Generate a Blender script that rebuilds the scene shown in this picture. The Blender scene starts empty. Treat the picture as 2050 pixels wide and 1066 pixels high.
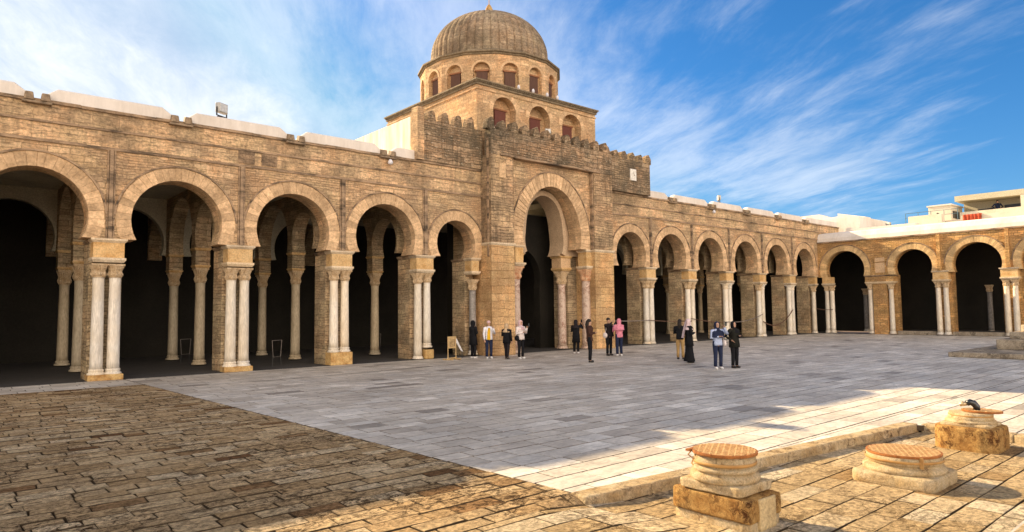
import bpy, bmesh, math, random
from mathutils import Vector, Matrix
random.seed(7)
S = bpy.context.scene
COL = S.collection
PI = math.pi

# ------------------------------------------------------------ camera
cam = bpy.data.cameras.new('camera')
cam.sensor_width = 36.0
cam.lens = 36.0 * 1346.5 / 2050
cam.clip_end = 3000
co = bpy.data.objects.new('camera', cam); COL.objects.link(co)
Rm = Matrix(((0.75984454, -0.03423157, -0.64920296),
             (-0.65001242, -0.05684091, -0.75779481),
             (-0.01096078, 0.99779623, -0.06544121)))
co.matrix_world = Matrix.Translation((0, 0, 2.1)) @ Rm.to_4x4()
S.camera = co

# ------------------------------------------------------------ light
SUN_A, SUN_EL = 0.19, math.radians(26.2)          # shadows run along (SUN_A, -1)
hd = Vector((SUN_A, -1, 0)).normalized()
sd = Vector((hd.x * math.cos(SUN_EL), hd.y * math.cos(SUN_EL), -math.sin(SUN_EL)))
sun = bpy.data.lights.new('sun', 'SUN'); sun.energy = 4.7; sun.angle = math.radians(0.5)
sun.color = (1.0, 0.77, 0.47)
so = bpy.data.objects.new('sun', sun); COL.objects.link(so)
so.rotation_euler = sd.to_track_quat('-Z', 'Y').to_euler()
so.location = (0, 60, 40)

W = bpy.data.worlds.new('World'); S.world = W; W.use_nodes = True
nt = W.node_tree; nt.nodes.clear()
def N(t, typ, **kw):
    n = t.nodes.new(typ)
    for k, v in kw.items(): setattr(n, k, v)
    return n
def mathn(t, op, a, b=None, c=None, clamp=False):
    n = N(t, 'ShaderNodeMath', operation=op, use_clamp=clamp)
    for i, v in enumerate((a, b, c)):
        if v is None: continue
        if isinstance(v, (int, float)): n.inputs[i].default_value = v
        else: t.links.new(v, n.inputs[i])
    return n.outputs[0]
def mixc(t, fac, a, b, mode='MIX'):
    n = N(t, 'ShaderNodeMix', data_type='RGBA', blend_type=mode)
    n.clamp_factor = True
    for idx, v in ((0, fac), (6, a), (7, b)):
        if isinstance(v, (int, float)): n.inputs[idx].default_value = v
        elif isinstance(v, tuple): n.inputs[idx].default_value = v if len(v) == 4 else v + (1,)
        else: t.links.new(v, n.inputs[idx])
    return n.outputs[2]
def ramp(t, fac, pts, interp='LINEAR'):
    n = N(t, 'ShaderNodeValToRGB'); n.color_ramp.interpolation = interp
    el = n.color_ramp.elements
    while len(el) > 1: el.remove(el[-1])
    for i, (p, c) in enumerate(pts):
        e = el[0] if i == 0 else el.new(p)
        e.position = p
        e.color = (c, c, c, 1) if isinstance(c, (int, float)) else c + (1,)
    t.links.new(fac, n.inputs[0])
    return n.outputs[0]
def noise(t, vec, scale, detail=4, rough=0.55, dist=0.0, lac=2.0):
    n = N(t, 'ShaderNodeTexNoise'); n.inputs['Scale'].default_value = scale
    n.inputs['Detail'].default_value = detail; n.inputs['Roughness'].default_value = rough
    n.inputs['Distortion'].default_value = dist; n.inputs['Lacunarity'].default_value = lac
    if vec is not None: t.links.new(vec, n.inputs['Vector'])
    return n.outputs[0]
def vmap(t, vec, scale=(1, 1, 1), rot=(0, 0, 0), loc=(0, 0, 0)):
    n = N(t, 'ShaderNodeMapping'); n.inputs['Scale'].default_value = scale
    n.inputs['Rotation'].default_value = rot; n.inputs['Location'].default_value = loc
    t.links.new(vec, n.inputs['Vector'])
    return n.outputs[0]

sky = N(nt, 'ShaderNodeTexSky', sky_type='NISHITA'); sky.sun_disc = False
sky.sun_elevation = SUN_EL; sky.sun_rotation = -math.atan(SUN_A)
sky.air_density = 1.0; sky.dust_density = 0.6; sky.ozone_density = 3.0
hsv = N(nt, 'ShaderNodeHueSaturation'); hsv.inputs['Saturation'].default_value = 1.15
hsv.inputs['Hue'].default_value = 0.497
nt.links.new(mixc(nt, 1.0, mixc(nt, 1.0, sky.outputs[0], (0.47, 0.61, 0.78), 'MULTIPLY'), (2.1, 2.9, 4.1), 'DARKEN'), hsv.inputs['Color'])
tc = N(nt, 'ShaderNodeTexCoord')
sep = N(nt, 'ShaderNodeSeparateXYZ'); nt.links.new(tc.outputs['Generated'], sep.inputs[0])
zz = mathn(nt, 'ADD', mathn(nt, 'MAXIMUM', sep.outputs[2], 0.0), 0.045)
cx = mathn(nt, 'DIVIDE', sep.outputs[0], zz); cy = mathn(nt, 'DIVIDE', sep.outputs[1], zz)
comb = N(nt, 'ShaderNodeCombineXYZ'); nt.links.new(cx, comb.inputs[0]); nt.links.new(cy, comb.inputs[1])
CA = math.radians(60.0)                            # direction the cirrus bands run along
cv = vmap(nt, comb.outputs[0], rot=(0, 0, -CA))
warp = N(nt, 'ShaderNodeTexNoise'); warp.inputs['Scale'].default_value = 0.9; warp.inputs['Detail'].default_value = 3
nt.links.new(vmap(nt, cv, scale=(0.5, 1, 1)), warp.inputs['Vector'])
wv = N(nt, 'ShaderNodeVectorMath', operation='MULTIPLY_ADD')
nt.links.new(warp.outputs['Color'], wv.inputs[0]); wv.inputs[1].default_value = (0.9, 0.75, 0); nt.links.new(cv, wv.inputs[2])
n1 = noise(nt, vmap(nt, wv.outputs[0], scale=(0.30, 0.72, 1), loc=(3.1, 0.9, 0)), 1.0, 9, 0.58)
n2 = noise(nt, vmap(nt, wv.outputs[0], scale=(0.9, 3.0, 1), loc=(1.7, 5.2, 0)), 1.0, 9, 0.68)
n3 = noise(nt, vmap(nt, wv.outputs[0], scale=(0.3, 0.45, 1), loc=(9.1, 2.2, 0)), 1.0, 3, 0.5)
# more cover towards the sun side, clearer away from it
dotl = mathn(nt, 'ADD', mathn(nt, 'MULTIPLY', sep.outputs[0], -0.80), mathn(nt, 'MULTIPLY', sep.outputs[1], 0.60))
cover = mathn(nt, 'ADD', mathn(nt, 'MULTIPLY', dotl, 0.30), -0.025)
dens = mathn(nt, 'ADD', mathn(nt, 'ADD', mathn(nt, 'MULTIPLY', n1, 0.62), mathn(nt, 'MULTIPLY', n2, 0.25)), mathn(nt, 'MULTIPLY', n3, 0.27))
dens = mathn(nt, 'ADD', dens, cover)
low = mathn(nt, 'MULTIPLY', mathn(nt, 'SUBTRACT', 0.30, sep.outputs[2]), 0.24)
dens = mathn(nt, 'ADD', dens, low)
back = mathn(nt, 'MAXIMUM', mathn(nt, 'MULTIPLY', sep.outputs[1], -1.0), 0.0)  # added cloud behind the camera, fills the shaded facade with light
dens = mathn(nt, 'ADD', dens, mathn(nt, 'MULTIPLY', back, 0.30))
cmask = ramp(nt, dens, [(0.40, 0.0), (0.56, 0.5), (0.74, 1.0)], 'EASE')
cmask = mathn(nt, 'MULTIPLY', cmask, 0.88)
csh = ramp(nt, n2, [(0.3, (3.4, 3.9, 4.6)), (0.65, (5.6, 5.7, 5.8))])
csh = mixc(nt, ramp(nt, back, [(0.05, 0.0), (0.6, 1.0)]), csh, (21.0, 17.6, 14.0))  # unseen rear cloud made far brighter than the visible ones, as fill
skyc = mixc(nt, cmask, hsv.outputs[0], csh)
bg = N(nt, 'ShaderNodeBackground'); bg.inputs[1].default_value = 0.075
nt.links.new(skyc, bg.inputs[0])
wo = N(nt, 'ShaderNodeOutputWorld'); nt.links.new(bg.outputs[0], wo.inputs[0])

S.view_settings.view_transform = 'Standard'; S.view_settings.look = 'None'
S.view_settings.exposure = 1.5; S.view_settings.gamma = 1.0
S.render.engine = 'CYCLES'
S.cycles.max_bounces = 8; S.cycles.diffuse_bounces = 4

# ------------------------------------------------------------ materials
MATS = {}
def newmat(name, rough=0.9, spec=0.2):
    m = bpy.data.materials.new(name); m.use_nodes = True
    t = m.node_tree; b = t.nodes['Principled BSDF']
    b.inputs['Roughness'].default_value = rough
    b.inputs['Specular IOR Level'].default_value = spec
    MATS[name] = m
    return m, t, b
def bump(t, b, h, strength=0.5, dist=0.02, prev=None):
    n = N(t, 'ShaderNodeBump'); n.inputs['Strength'].default_value = strength
    n.inputs['Distance'].default_value = dist
    t.links.new(h, n.inputs['Height'])
    if prev is not None: t.links.new(prev, n.inputs['Normal'])
    t.links.new(n.outputs[0], b.inputs['Normal'])
    return n.outputs[0]
def coords(t):
    return N(t, 'ShaderNodeTexCoord')

def masonry(name, c1, c2, mortar, bw, bh, dark, darkamt=0.5, light=None, specks=0.0, streak=0.0, msize=0.012, bstr=0.6, squash=1.0, patch=0.5, hue=0.5):
    m, t, b = newmat(name, 0.93, 0.08)
    tc = coords(t); uv = tc.outputs['UV']; ob = tc.outputs['Object']
    def jit(src, sc, amp):
        w = N(t, 'ShaderNodeTexNoise'); w.inputs['Scale'].default_value = sc; w.inputs['Detail'].default_value = 3
        t.links.new(ob, w.inputs['Vector'])
        sb = N(t, 'ShaderNodeVectorMath', operation='SUBTRACT'); t.links.new(w.outputs['Color'], sb.inputs[0]); sb.inputs[1].default_value = (0.5, 0.5, 0.5)
        wa = N(t, 'ShaderNodeVectorMath', operation='MULTIPLY_ADD'); t.links.new(sb.outputs[0], wa.inputs[0])
        wa.inputs[1].default_value = (amp, amp, 0); t.links.new(src, wa.inputs[2])
        return wa.outputs[0]
    v = jit(jit(uv, 1.1, 0.16), 9.0, 0.035)
    def brick(w_, h_, off, ms, ca, cb, cm):
        br = N(t, 'ShaderNodeTexBrick'); t.links.new(v, br.inputs['Vector'])
        br.offset = off; br.squash = squash; br.squash_frequency = 3
        br.inputs['Color1'].default_value = ca + (1,); br.inputs['Color2'].default_value = cb + (1,)
        br.inputs['Mortar'].default_value = cm + (1,)
        br.inputs['Scale'].default_value = 1.0; br.inputs['Mortar Size'].default_value = ms
        br.inputs['Mortar Smooth'].default_value = 0.5
        br.inputs['Brick Width'].default_value = w_; br.inputs['Row Height'].default_value = h_
        return br
    bright = tuple(min(0.9, x * 1.16) for x in c1)
    A = brick(bw, bh, 0.45, msize, c1, c2, mortar)
    B = brick(bw * 1.7, bh * 2.1, 0.37, msize * 1.1, bright, c2, mortar)
    pm = ramp(t, noise(t, vmap(t, uv, scale=(0.6, 1.1, 1)), 1.1, 3, 0.5), [(0.55 - 0.12 * patch, 0.0), (0.57 - 0.12 * patch, 1.0)]) if patch else 0.0
    c = mixc(t, pm, A.outputs[0], B.outputs[0])
    fac = mixc(t, pm, A.outputs[1], B.outputs[1])
    D = brick(bw * 2.6, bh * 3.0, 0.3, 0.0, (0.74, 0.74, 0.75), (1.18, 1.14, 1.08), (0.9, 0.9, 0.9))
    c = mixc(t, 0.75, c, D.outputs[0], 'MULTIPLY')
    # warm and grey drifts over the wall
    hz = noise(t, ob, 0.8, 5, 0.6)
    c = mixc(t, hue, c, ramp(t, hz, [(0.32, (1.20, 0.98, 0.80)), (0.48, (1.0, 1.0, 1.0)), (0.60, (0.90, 0.98, 0.94)), (0.72, (0.72, 0.80, 0.86))]), 'MULTIPLY')
    big = noise(t, ob, 0.5, 8, 0.72)
    c = mixc(t, mathn(t, 'MULTIPLY', ramp(t, big, [(0.48, 0.0), (0.62, 1.0)]), darkamt), c, dark)
    med = noise(t, vmap(t, uv, scale=(1.3, 5.0, 1)), 2.2, 9, 0.80)
    c = mixc(t, mathn(t, 'MULTIPLY', ramp(t, med, [(0.50, 0.0), (0.62, 1.0)]), min(1, darkamt * 1.15)), c, dark)
    fine = noise(t, ob, 13, 8, 0.8)
    c = mixc(t, 0.75, c, ramp(t, fine, [(0.34, 0.45), (0.5, 0.98), (0.66, 1.5)]), 'MULTIPLY')
    if streak:
        st = noise(t, vmap(t, uv, scale=(3.2, 0.22, 1)), 1.3, 5, 0.65)
        c = mixc(t, mathn(t, 'MULTIPLY', ramp(t, st, [(0.50, 0.0), (0.66, 1.0)]), streak), c, tuple(x * 0.5 for x in dark))
    if light is not None:
        sp = noise(t, vmap(t, uv, scale=(1, 2.3, 1)), 5.5, 5, 0.7)
        c = mixc(t, mathn(t, 'MULTIPLY', ramp(t, sp, [(0.59, 0.0), (0.65, 1.0)]), specks), c, light)
    t.links.new(c, b.inputs['Base Color'])
    h = mathn(t, 'ADD', mathn(t, 'MULTIPLY', fac, -0.9), mathn(t, 'MULTIPLY', fine, 1.0))
    h = mathn(t, 'ADD', h, mathn(t, 'MULTIPLY', med, 1.2))
    bump(t, b, h, min(1.0, bstr * 1.2), 0.045)
    return m
masonry('facade_stone', (0.72, 0.50, 0.30), (0.58, 0.385, 0.22), (0.50, 0.335, 0.195), 0.36, 0.092, (0.30, 0.215, 0.135), 0.50, streak=0.2, bstr=0.8)
masonry('ashlar_stone', (0.72, 0.50, 0.30), (0.60, 0.405, 0.235), (0.46, 0.31, 0.18), 0.46, 0.15, (0.20, 0.15, 0.095), 0.75, streak=0.3, msize=0.008, bstr=0.6)
masonry('pier_stone', (0.72, 0.48, 0.25), (0.64, 0.41, 0.20), (0.46, 0.28, 0.14), 0.62, 0.36, (0.34, 0.19, 0.085), 0.6, msize=0.008, bstr=1.0, patch=0)
masonry('buttress_stone', (0.66, 0.45, 0.27), (0.48, 0.325, 0.19), (0.36, 0.25, 0.15), 0.40, 0.13, (0.17, 0.125, 0.08), 0.85, light=(0.60, 0.48, 0.33), specks=0.3, streak=0.5, bstr=0.9)
masonry('weathered_stone', (0.50, 0.35, 0.22), (0.30, 0.21, 0.13), (0.15, 0.11, 0.07), 0.36, 0.115, (0.13, 0.105, 0.072), 0.85, light=(0.66, 0.57, 0.43), specks=0.75, streak=0.55, bstr=1.0)
masonry('tower_brick', (0.70, 0.48, 0.285), (0.56, 0.365, 0.20), (0.40, 0.28, 0.17), 0.27, 0.075, (0.32, 0.20, 0.11), 0.45, bstr=0.5, msize=0.010)
masonry('dome_brick', (0.42, 0.325, 0.225), (0.31, 0.235, 0.16), (0.31, 0.24, 0.17), 0.25, 0.075, (0.12, 0.085, 0.055), 0.6, bstr=0.6, msize=0.010)
masonry('lit_stone', (0.66, 0.40, 0.17), (0.52, 0.29, 0.11), (0.30, 0.18, 0.09), 0.30, 0.085, (0.26, 0.17, 0.09), 0.5, bstr=0.7)  # sunlit orange put into the side gallery's stone colour
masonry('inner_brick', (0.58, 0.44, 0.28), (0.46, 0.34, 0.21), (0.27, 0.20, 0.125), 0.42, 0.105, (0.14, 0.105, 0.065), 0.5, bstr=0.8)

def mottled(name, base, dark, scale=3.0, amt=0.6, rough=0.85, spec=0.25, rnd=0.0, tint=None, fine=18, bstr=0.3, stretch=(1, 1, 1), island=0.0, dist=0.0, fcon=0.6):
    m, t, b = newmat(name, rough, spec)
    tc = coords(t); ob = tc.outputs['Object']
    v = vmap(t, ob, scale=stretch)
    n = noise(t, v, scale, 7, 0.65, dist)
    c = mixc(t, mathn(t, 'MULTIPLY', ramp(t, n, [(0.42, 0.0), (0.66, 1.0)]), amt), base, dark)
    f = noise(t, v, fine, 5, 0.65)
    c = mixc(t, fcon, c, ramp(t, f, [(0.32, 0.55), (0.68, 1.35)]), 'MULTIPLY')
    if tint is not None:
        g = noise(t, ob, scale * 0.45, 3, 0.5)
        c = mixc(t, ramp(t, g, [(0.45, 0.0), (0.62, 0.7)]), c, tint)
    if rnd:
        oi = N(t, 'ShaderNodeObjectInfo')
        c = mixc(t, 1.0, c, ramp(t, oi.outputs['Random'], [(0.0, (1 - rnd, 1 - rnd * 1.2, 1 - rnd * 1.6)), (0.35, (1, 1, 1)), (0.6, (1 - rnd, 1 - rnd * .8, 1 - rnd * .5)), (0.8, (1 + rnd, 1 + rnd, 1 + rnd)), (1.0, (1, .94, .84))]), 'MULTIPLY')
    if island:
        ge = N(t, 'ShaderNodeNewGeometry')
        c = mixc(t, 1.0, c, ramp(t, ge.outputs['Random Per Island'], [(0.0, 1.0 - island), (0.8, 1.0 + island * 0.3), (1.0, 1.0 + island)]), 'MULTIPLY')
    t.links.new(c, b.inputs['Base Color'])
    bump(t, b, mathn(t, 'ADD', n, mathn(t, 'MULTIPLY', f, 0.5)), bstr, 0.02)
    return m
mottled('dark_wall', (0.022, 0.019, 0.014), (0.012, 0.010, 0.008), 0.6, 0.7)  # near-black, the gloom of the interior put into the wall colour
mottled('voussoir_stone', (0.67, 0.455, 0.26), (0.38, 0.245, 0.13), 3.2, 0.8, island=0.22, bstr=1.0, fine=14)
mottled('voussoir_lit', (0.66, 0.45, 0.22), (0.42, 0.26, 0.12), 2.2, 0.6, island=0.22, bstr=0.6)  # sunlit twin of the voussoir stone, warm light in its colour
mottled('moulding_stone', (0.40, 0.275, 0.17), (0.075, 0.055, 0.038), 1.5, 1.0, bstr=0.8, stretch=(1, 1, 3))
mottled('impost_stone', (0.66, 0.45, 0.22), (0.46, 0.25, 0.08), 2.6, 0.8, rnd=0.08, bstr=0.5)
mottled('abacus_stone', (0.68, 0.55, 0.38), (0.38, 0.27, 0.16), 2.0, 0.6, rnd=0.08, bstr=0.6)
mottled('column_marble', (0.74, 0.67, 0.56), (0.54, 0.45, 0.34), 1.5, 0.55, 0.55, 0.4, rnd=0.13, tint=(0.62, 0.49, 0.32), fine=9, bstr=0.15, stretch=(3.5, 3.5, 0.5), dist=1.0)
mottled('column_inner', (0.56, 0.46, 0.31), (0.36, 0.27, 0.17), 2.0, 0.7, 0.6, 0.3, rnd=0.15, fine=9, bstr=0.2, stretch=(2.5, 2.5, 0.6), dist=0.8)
mottled('column_breccia', (0.62, 0.47, 0.36), (0.20, 0.075, 0.045), 5.0, 0.95, 0.5, 0.4, tint=(0.55, 0.43, 0.34), fine=14, bstr=0.3, dist=1.6)
mottled('column_grey', (0.30, 0.27, 0.24), (0.16, 0.14, 0.12), 5.0, 0.8, 0.6, 0.3, fine=22, bstr=0.2)
mottled('capital_red', (0.62, 0.40, 0.24), (0.40, 0.15, 0.06), 5.0, 0.8, bstr=0.8)
mottled('plinth_stone', (0.54, 0.36, 0.15), (0.32, 0.15, 0.04), 4.0, 0.8, rnd=0.1, bstr=1.0)
mottled('white_plaster', (0.74, 0.675, 0.60), (0.54, 0.47, 0.39), 0.8, 0.6, 0.9, 0.05, fine=7, bstr=0.12, stretch=(1.2, 1.2, 0.35), fcon=0.15)
mottled('streaked_plaster', (0.80, 0.72, 0.62), (0.58, 0.38, 0.2), 1.5, 0.6, 0.9, 0.1, fine=6, bstr=0.25, stretch=(2.0, 2.0, 0.3))
mottled('spout_stone', (0.33, 0.24, 0.155), (0.12, 0.09, 0.06), 4.0, 0.9, bstr=1.0)
mottled('dark_eave', (0.25, 0.19, 0.12), (0.10, 0.08, 0.05), 5.0, 0.8, bstr=1.0)
mottled('niche_plaster', (0.62, 0.42, 0.24), (0.44, 0.27, 0.14), 2.0, 0.5, bstr=0.3)
mottled('order_plaster', (0.50, 0.36, 0.23), (0.36, 0.25, 0.155), 2.0, 0.5, bstr=0.3)
mottled('ceiling_plaster', (0.52, 0.48, 0.37), (0.36, 0.33, 0.25), 0.8, 0.6, bstr=0.3)
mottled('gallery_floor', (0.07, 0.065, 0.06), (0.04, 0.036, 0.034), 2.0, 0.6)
mottled('red_shutter', (0.14, 0.045, 0.030), (0.10, 0.025, 0.016), 2.0, 0.5, 0.6, stretch=(12, 12, 1), bstr=0.5)
mottled('brown_shutter', (0.115, 0.055, 0.035), (0.06, 0.03, 0.02), 2.0, 0.6, 0.6, stretch=(14, 14, 1), bstr=0.8)
mottled('shutter_frame', (0.30, 0.13, 0.06), (0.16, 0.07, 0.03), 3.0, 0.5, 0.6)
mottled('dark_wood', (0.045, 0.025, 0.014), (0.02, 0.012, 0.008), 3.0, 0.5, 0.6, stretch=(8, 8, 1))
mottled('pale_wood', (0.55, 0.38, 0.18), (0.35, 0.22, 0.10), 3.0, 0.5, 0.7)
mottled('rust_bar', (0.62, 0.41, 0.19), (0.40, 0.18, 0.06), 14.0, 0.7, 0.8, fine=60, bstr=0.6)
mottled('rust_iron', (0.34, 0.13, 0.035), (0.16, 0.055, 0.018), 14.0, 0.7, 0.8, fine=60, bstr=0.6)
mottled('iron_band', (0.42, 0.24, 0.08), (0.22, 0.10, 0.03), 9.0, 0.7, 0.6, bstr=0.3)
mottled('beige_render', (0.52, 0.47, 0.34), (0.42, 0.37, 0.26), 0.8, 0.4, 0.9, 0.1)
mottled('cream_render', (0.70, 0.63, 0.50), (0.52, 0.44, 0.32), 0.8, 0.5, 0.9, 0.1, fcon=0.3)
mottled('ground_earth', (0.16, 0.11, 0.07), (0.08, 0.055, 0.035), 3.0, 0.6)

def pitted(name, base, base2, pit, sc=9.0, amt=0.8, lo=0.50, bstr=1.0, stretch=(1, 1, 1)):
    m, t, b = newmat(name, 0.95, 0.06)
    tc = coords(t); ob = vmap(t, tc.outputs['Object'], scale=stretch)
    c = mixc(t, ramp(t, noise(t, ob, sc * 0.45, 5, 0.7), [(0.38, 0.0), (0.62, 1.0)]), base, base2)
    p = noise(t, ob, sc, 9, 0.82, 0.8)
    msk = ramp(t, noise(t, ob, sc * 0.3, 4, 0.6), [(0.38, 0.15), (0.62, 1.0)])
    c = mixc(t, mathn(t, 'MULTIPLY', ramp(t, p, [(lo, 0.0), (lo + 0.07, 1.0)]), mathn(t, 'MULTIPLY', msk, amt)), c, pit)
    f = noise(t, ob, sc * 5, 6, 0.8)
    c = mixc(t, 0.7, c, ramp(t, f, [(0.34, 0.5), (0.66, 1.4)]), 'MULTIPLY')
    t.links.new(c, b.inputs['Base Color'])
    bump(t, b, mathn(t, 'ADD', mathn(t, 'MULTIPLY', p, -1.5), mathn(t, 'MULTIPLY', f, 0.7)), bstr, 0.03)
    return m
pitted('well_stone', (0.66, 0.53, 0.34), (0.56, 0.40, 0.21), (0.17, 0.085, 0.035), 10, 0.75, 0.52)
pitted('well_block', (0.56, 0.35, 0.13), (0.42, 0.22, 0.07), (0.10, 0.04, 0.018), 13, 0.95, 0.47)
pitted('capital_stone', (0.70, 0.54, 0.35), (0.56, 0.39, 0.22), (0.16, 0.09, 0.045), 17, 0.75, 0.50)
pitted('well_patch', (0.56, 0.43, 0.24), (0.46, 0.34, 0.18), (0.20, 0.11, 0.05), 6, 0.5, 0.56, 0.5)
pitted('kerb_stone', (0.62, 0.49, 0.31), (0.50, 0.35, 0.18), (0.09, 0.05, 0.028), 7, 0.9, 0.50)
pitted('step_stone', (0.46, 0.38, 0.28), (0.30, 0.24, 0.17), (0.06, 0.05, 0.04), 4, 0.9, 0.48)
def plain(name, col, rough=0.7, spec=0.3, metal=0.0, var=0.25, scale=9):
    m, t, b = newmat(name, rough, spec)
    tc = coords(t); n = noise(t, tc.outputs['Object'], scale, 4, 0.6)
    c = mixc(t, 1.0, col, ramp(t, n, [(0.3, 1 - var), (0.7, 1 + var)]), 'MULTIPLY')
    t.links.new(c, b.inputs['Base Color']); b.inputs['Metallic'].default_value = metal
    bump(t, b, n, 0.3, 0.01)
    return m
for nm, c in dict(cloth_black=(0.012, 0.012, 0.014), cloth_dark=(0.022, 0.018, 0.020), cloth_navy=(0.02, 0.026, 0.055), cloth_denim=(0.40, 0.46, 0.62),
                  cloth_white=(0.72, 0.70, 0.72), cloth_yellow=(0.62, 0.36, 0.02), cloth_pink=(0.62, 0.22, 0.28), cloth_palepink=(0.62, 0.42, 0.42),
                  cloth_cream=(0.66, 0.58, 0.54), cloth_camel=(0.38, 0.24, 0.10), cloth_beige=(0.50, 0.36, 0.22), cloth_brown=(0.06, 0.03, 0.022),
                  cloth_olive=(0.016, 0.016, 0.013), cloth_veil=(0.62, 0.48, 0.48), cloth_red=(0.38, 0.07, 0.035)).items():
    plain(nm, c, 0.9, 0.1)
plain('skin', (0.46, 0.27, 0.18), 0.6, 0.3, var=0.08)
plain('eye_dark', (0.02, 0.015, 0.012), 0.3, 0.5)
plain('hair_dark', (0.02, 0.014, 0.010), 0.7)
plain('shoe_white', (0.70, 0.68, 0.66), 0.6)
plain('shoe_dark', (0.025, 0.022, 0.02), 0.6)
plain('phone_dark', (0.02, 0.02, 0.022), 0.2, 0.5)
plain('grey_metal', (0.42, 0.40, 0.36), 0.5, 0.5, 0.3)
plain('dark_metal', (0.05, 0.048, 0.045), 0.5, 0.5, 0.4)
plain('pipe_black', (0.012, 0.014, 0.018), 0.25, 0.6)
plain('lamp_glass', (0.55, 0.55, 0.52), 0.15, 0.6)
plain('rail_blue', (0.10, 0.16, 0.20), 0.5)
plain('rope_brown', (0.13, 0.07, 0.045), 0.9)
plain('rope_grey', (0.20, 0.17, 0.15), 0.8)
plain('plaque_marble', (0.72, 0.68, 0.60), 0.5)
plain('inscription', (0.10, 0.07, 0.045), 0.8)
plain('window_dark', (0.03, 0.03, 0.032), 0.3, 0.5)
plain('pump_brass', (0.45, 0.34, 0.2), 0.35, 0.5, 0.6)

def paving_mat(name, cols, joint_n, rough, darkp, spec=0.3):
    m, t, b = newmat(name, rough, spec)
    tc = coords(t); ob0 = tc.outputs['Object']
    ge = N(t, 'ShaderNodeNewGeometry'); rnd = ge.outputs['Random Per Island']
    off = N(t, 'ShaderNodeCombineXYZ')
    t.links.new(mathn(t, 'MULTIPLY', rnd, 37.0), off.inputs[0]); t.links.new(mathn(t, 'MULTIPLY', rnd, 91.0), off.inputs[1])
    ad = N(t, 'ShaderNodeVectorMath', operation='ADD'); t.links.new(ob0, ad.inputs[0]); t.links.new(off.outputs[0], ad.inputs[1])
    ob = ad.outputs[0]                                   # every stone has its own grain
    c = ramp(t, rnd, cols, 'LINEAR')
    wide = noise(t, ob0, 0.35, 5, 0.6)
    c = mixc(t, 1.0, c, ramp(t, wide, [(0.32, 0.80), (0.68, 1.14)]), 'MULTIPLY')
    n = noise(t, ob, 1.6, 6, 0.65); f = noise(t, ob, 16, 7, 0.78)
    c = mixc(t, 1.0, c, ramp(t, n, [(0.3, 0.80), (0.7, 1.16)]), 'MULTIPLY')
    if darkp:
        p = noise(t, vmap(t, ob, scale=(0.8, 1.3, 1)), joint_n, 10, 0.88, 0.9)
        msk = ramp(t, noise(t, ob0, 0.7, 5, 0.7), [(0.38, 0.15), (0.58, 1.0)])
        c = mixc(t, mathn(t, 'MULTIPLY', ramp(t, p, [(0.475, 0.0), (0.545, 1.0)]), mathn(t, 'MULTIPLY', msk, darkp)), c, (0.060, 0.032, 0.014))
        c = mixc(t, 0.85, c, ramp(t, f, [(0.36, 0.40), (0.50, 1.0), (0.64, 1.45)]), 'MULTIPLY')
        h = mathn(t, 'ADD', mathn(t, 'MULTIPLY', p, -1.4), mathn(t, 'MULTIPLY', f, 0.7))
        bump(t, b, h, 1.0, 0.035)
    else:
        vein = noise(t, vmap(t, ob, scale=(2, 5, 1)), 1.5, 7, 0.65, 1.8)
        c = mixc(t, 0.75, c, ramp(t, vein, [(0.40, 0.72), (0.52, 1.0), (0.64, 1.12)]), 'MULTIPLY')
        c = mixc(t, 0.6, c, ramp(t, f, [(0.34, 0.72), (0.66, 1.2)]), 'MULTIPLY')
        bump(t, b, mathn(t, 'ADD', f, n), 0.25, 0.02)
        t.links.new(ramp(t, f, [(0.3, rough - 0.12), (0.7, rough + 0.15)]), b.inputs['Roughness'])
    # earth packed in the joints
    sx = N(t, 'ShaderNodeSeparateXYZ'); t.links.new(ge.outputs['True Normal'], sx.inputs[0])
    c = mixc(t, ramp(t, sx.outputs[2], [(0.70, 1.0), (0.97, 0.0)]), c, (0.085, 0.060, 0.038))
    t.links.new(c, b.inputs['Base Color'])
paving_mat('marble_slab', [(0.0, (0.27, 0.24, 0.20)), (0.04, (0.50, 0.44, 0.36)), (0.35, (0.58, 0.52, 0.43)), (0.6, (0.64, 0.575, 0.48)), (0.8, (0.59, 0.545, 0.47)), (1.0, (0.78, 0.71, 0.60))], 10, 0.55, 0.0)
paving_mat('old_slab', [(0.0, (0.15, 0.07, 0.03)), (0.03, (0.32, 0.18, 0.08)), (0.08, (0.52, 0.345, 0.17)), (0.5, (0.63, 0.44, 0.235)), (0.8, (0.70, 0.51, 0.285)), (1.0, (0.78, 0.60, 0.37))], 8.0, 0.95, 1.0, 0.05)
paving_mat('court_slab', [(0.0, (0.44, 0.28, 0.13)), (0.15, (0.56, 0.40, 0.21)), (0.7, (0.66, 0.49, 0.28)), (1.0, (0.78, 0.65, 0.45))], 7.0, 0.95, 0.75, 0.05)

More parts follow.
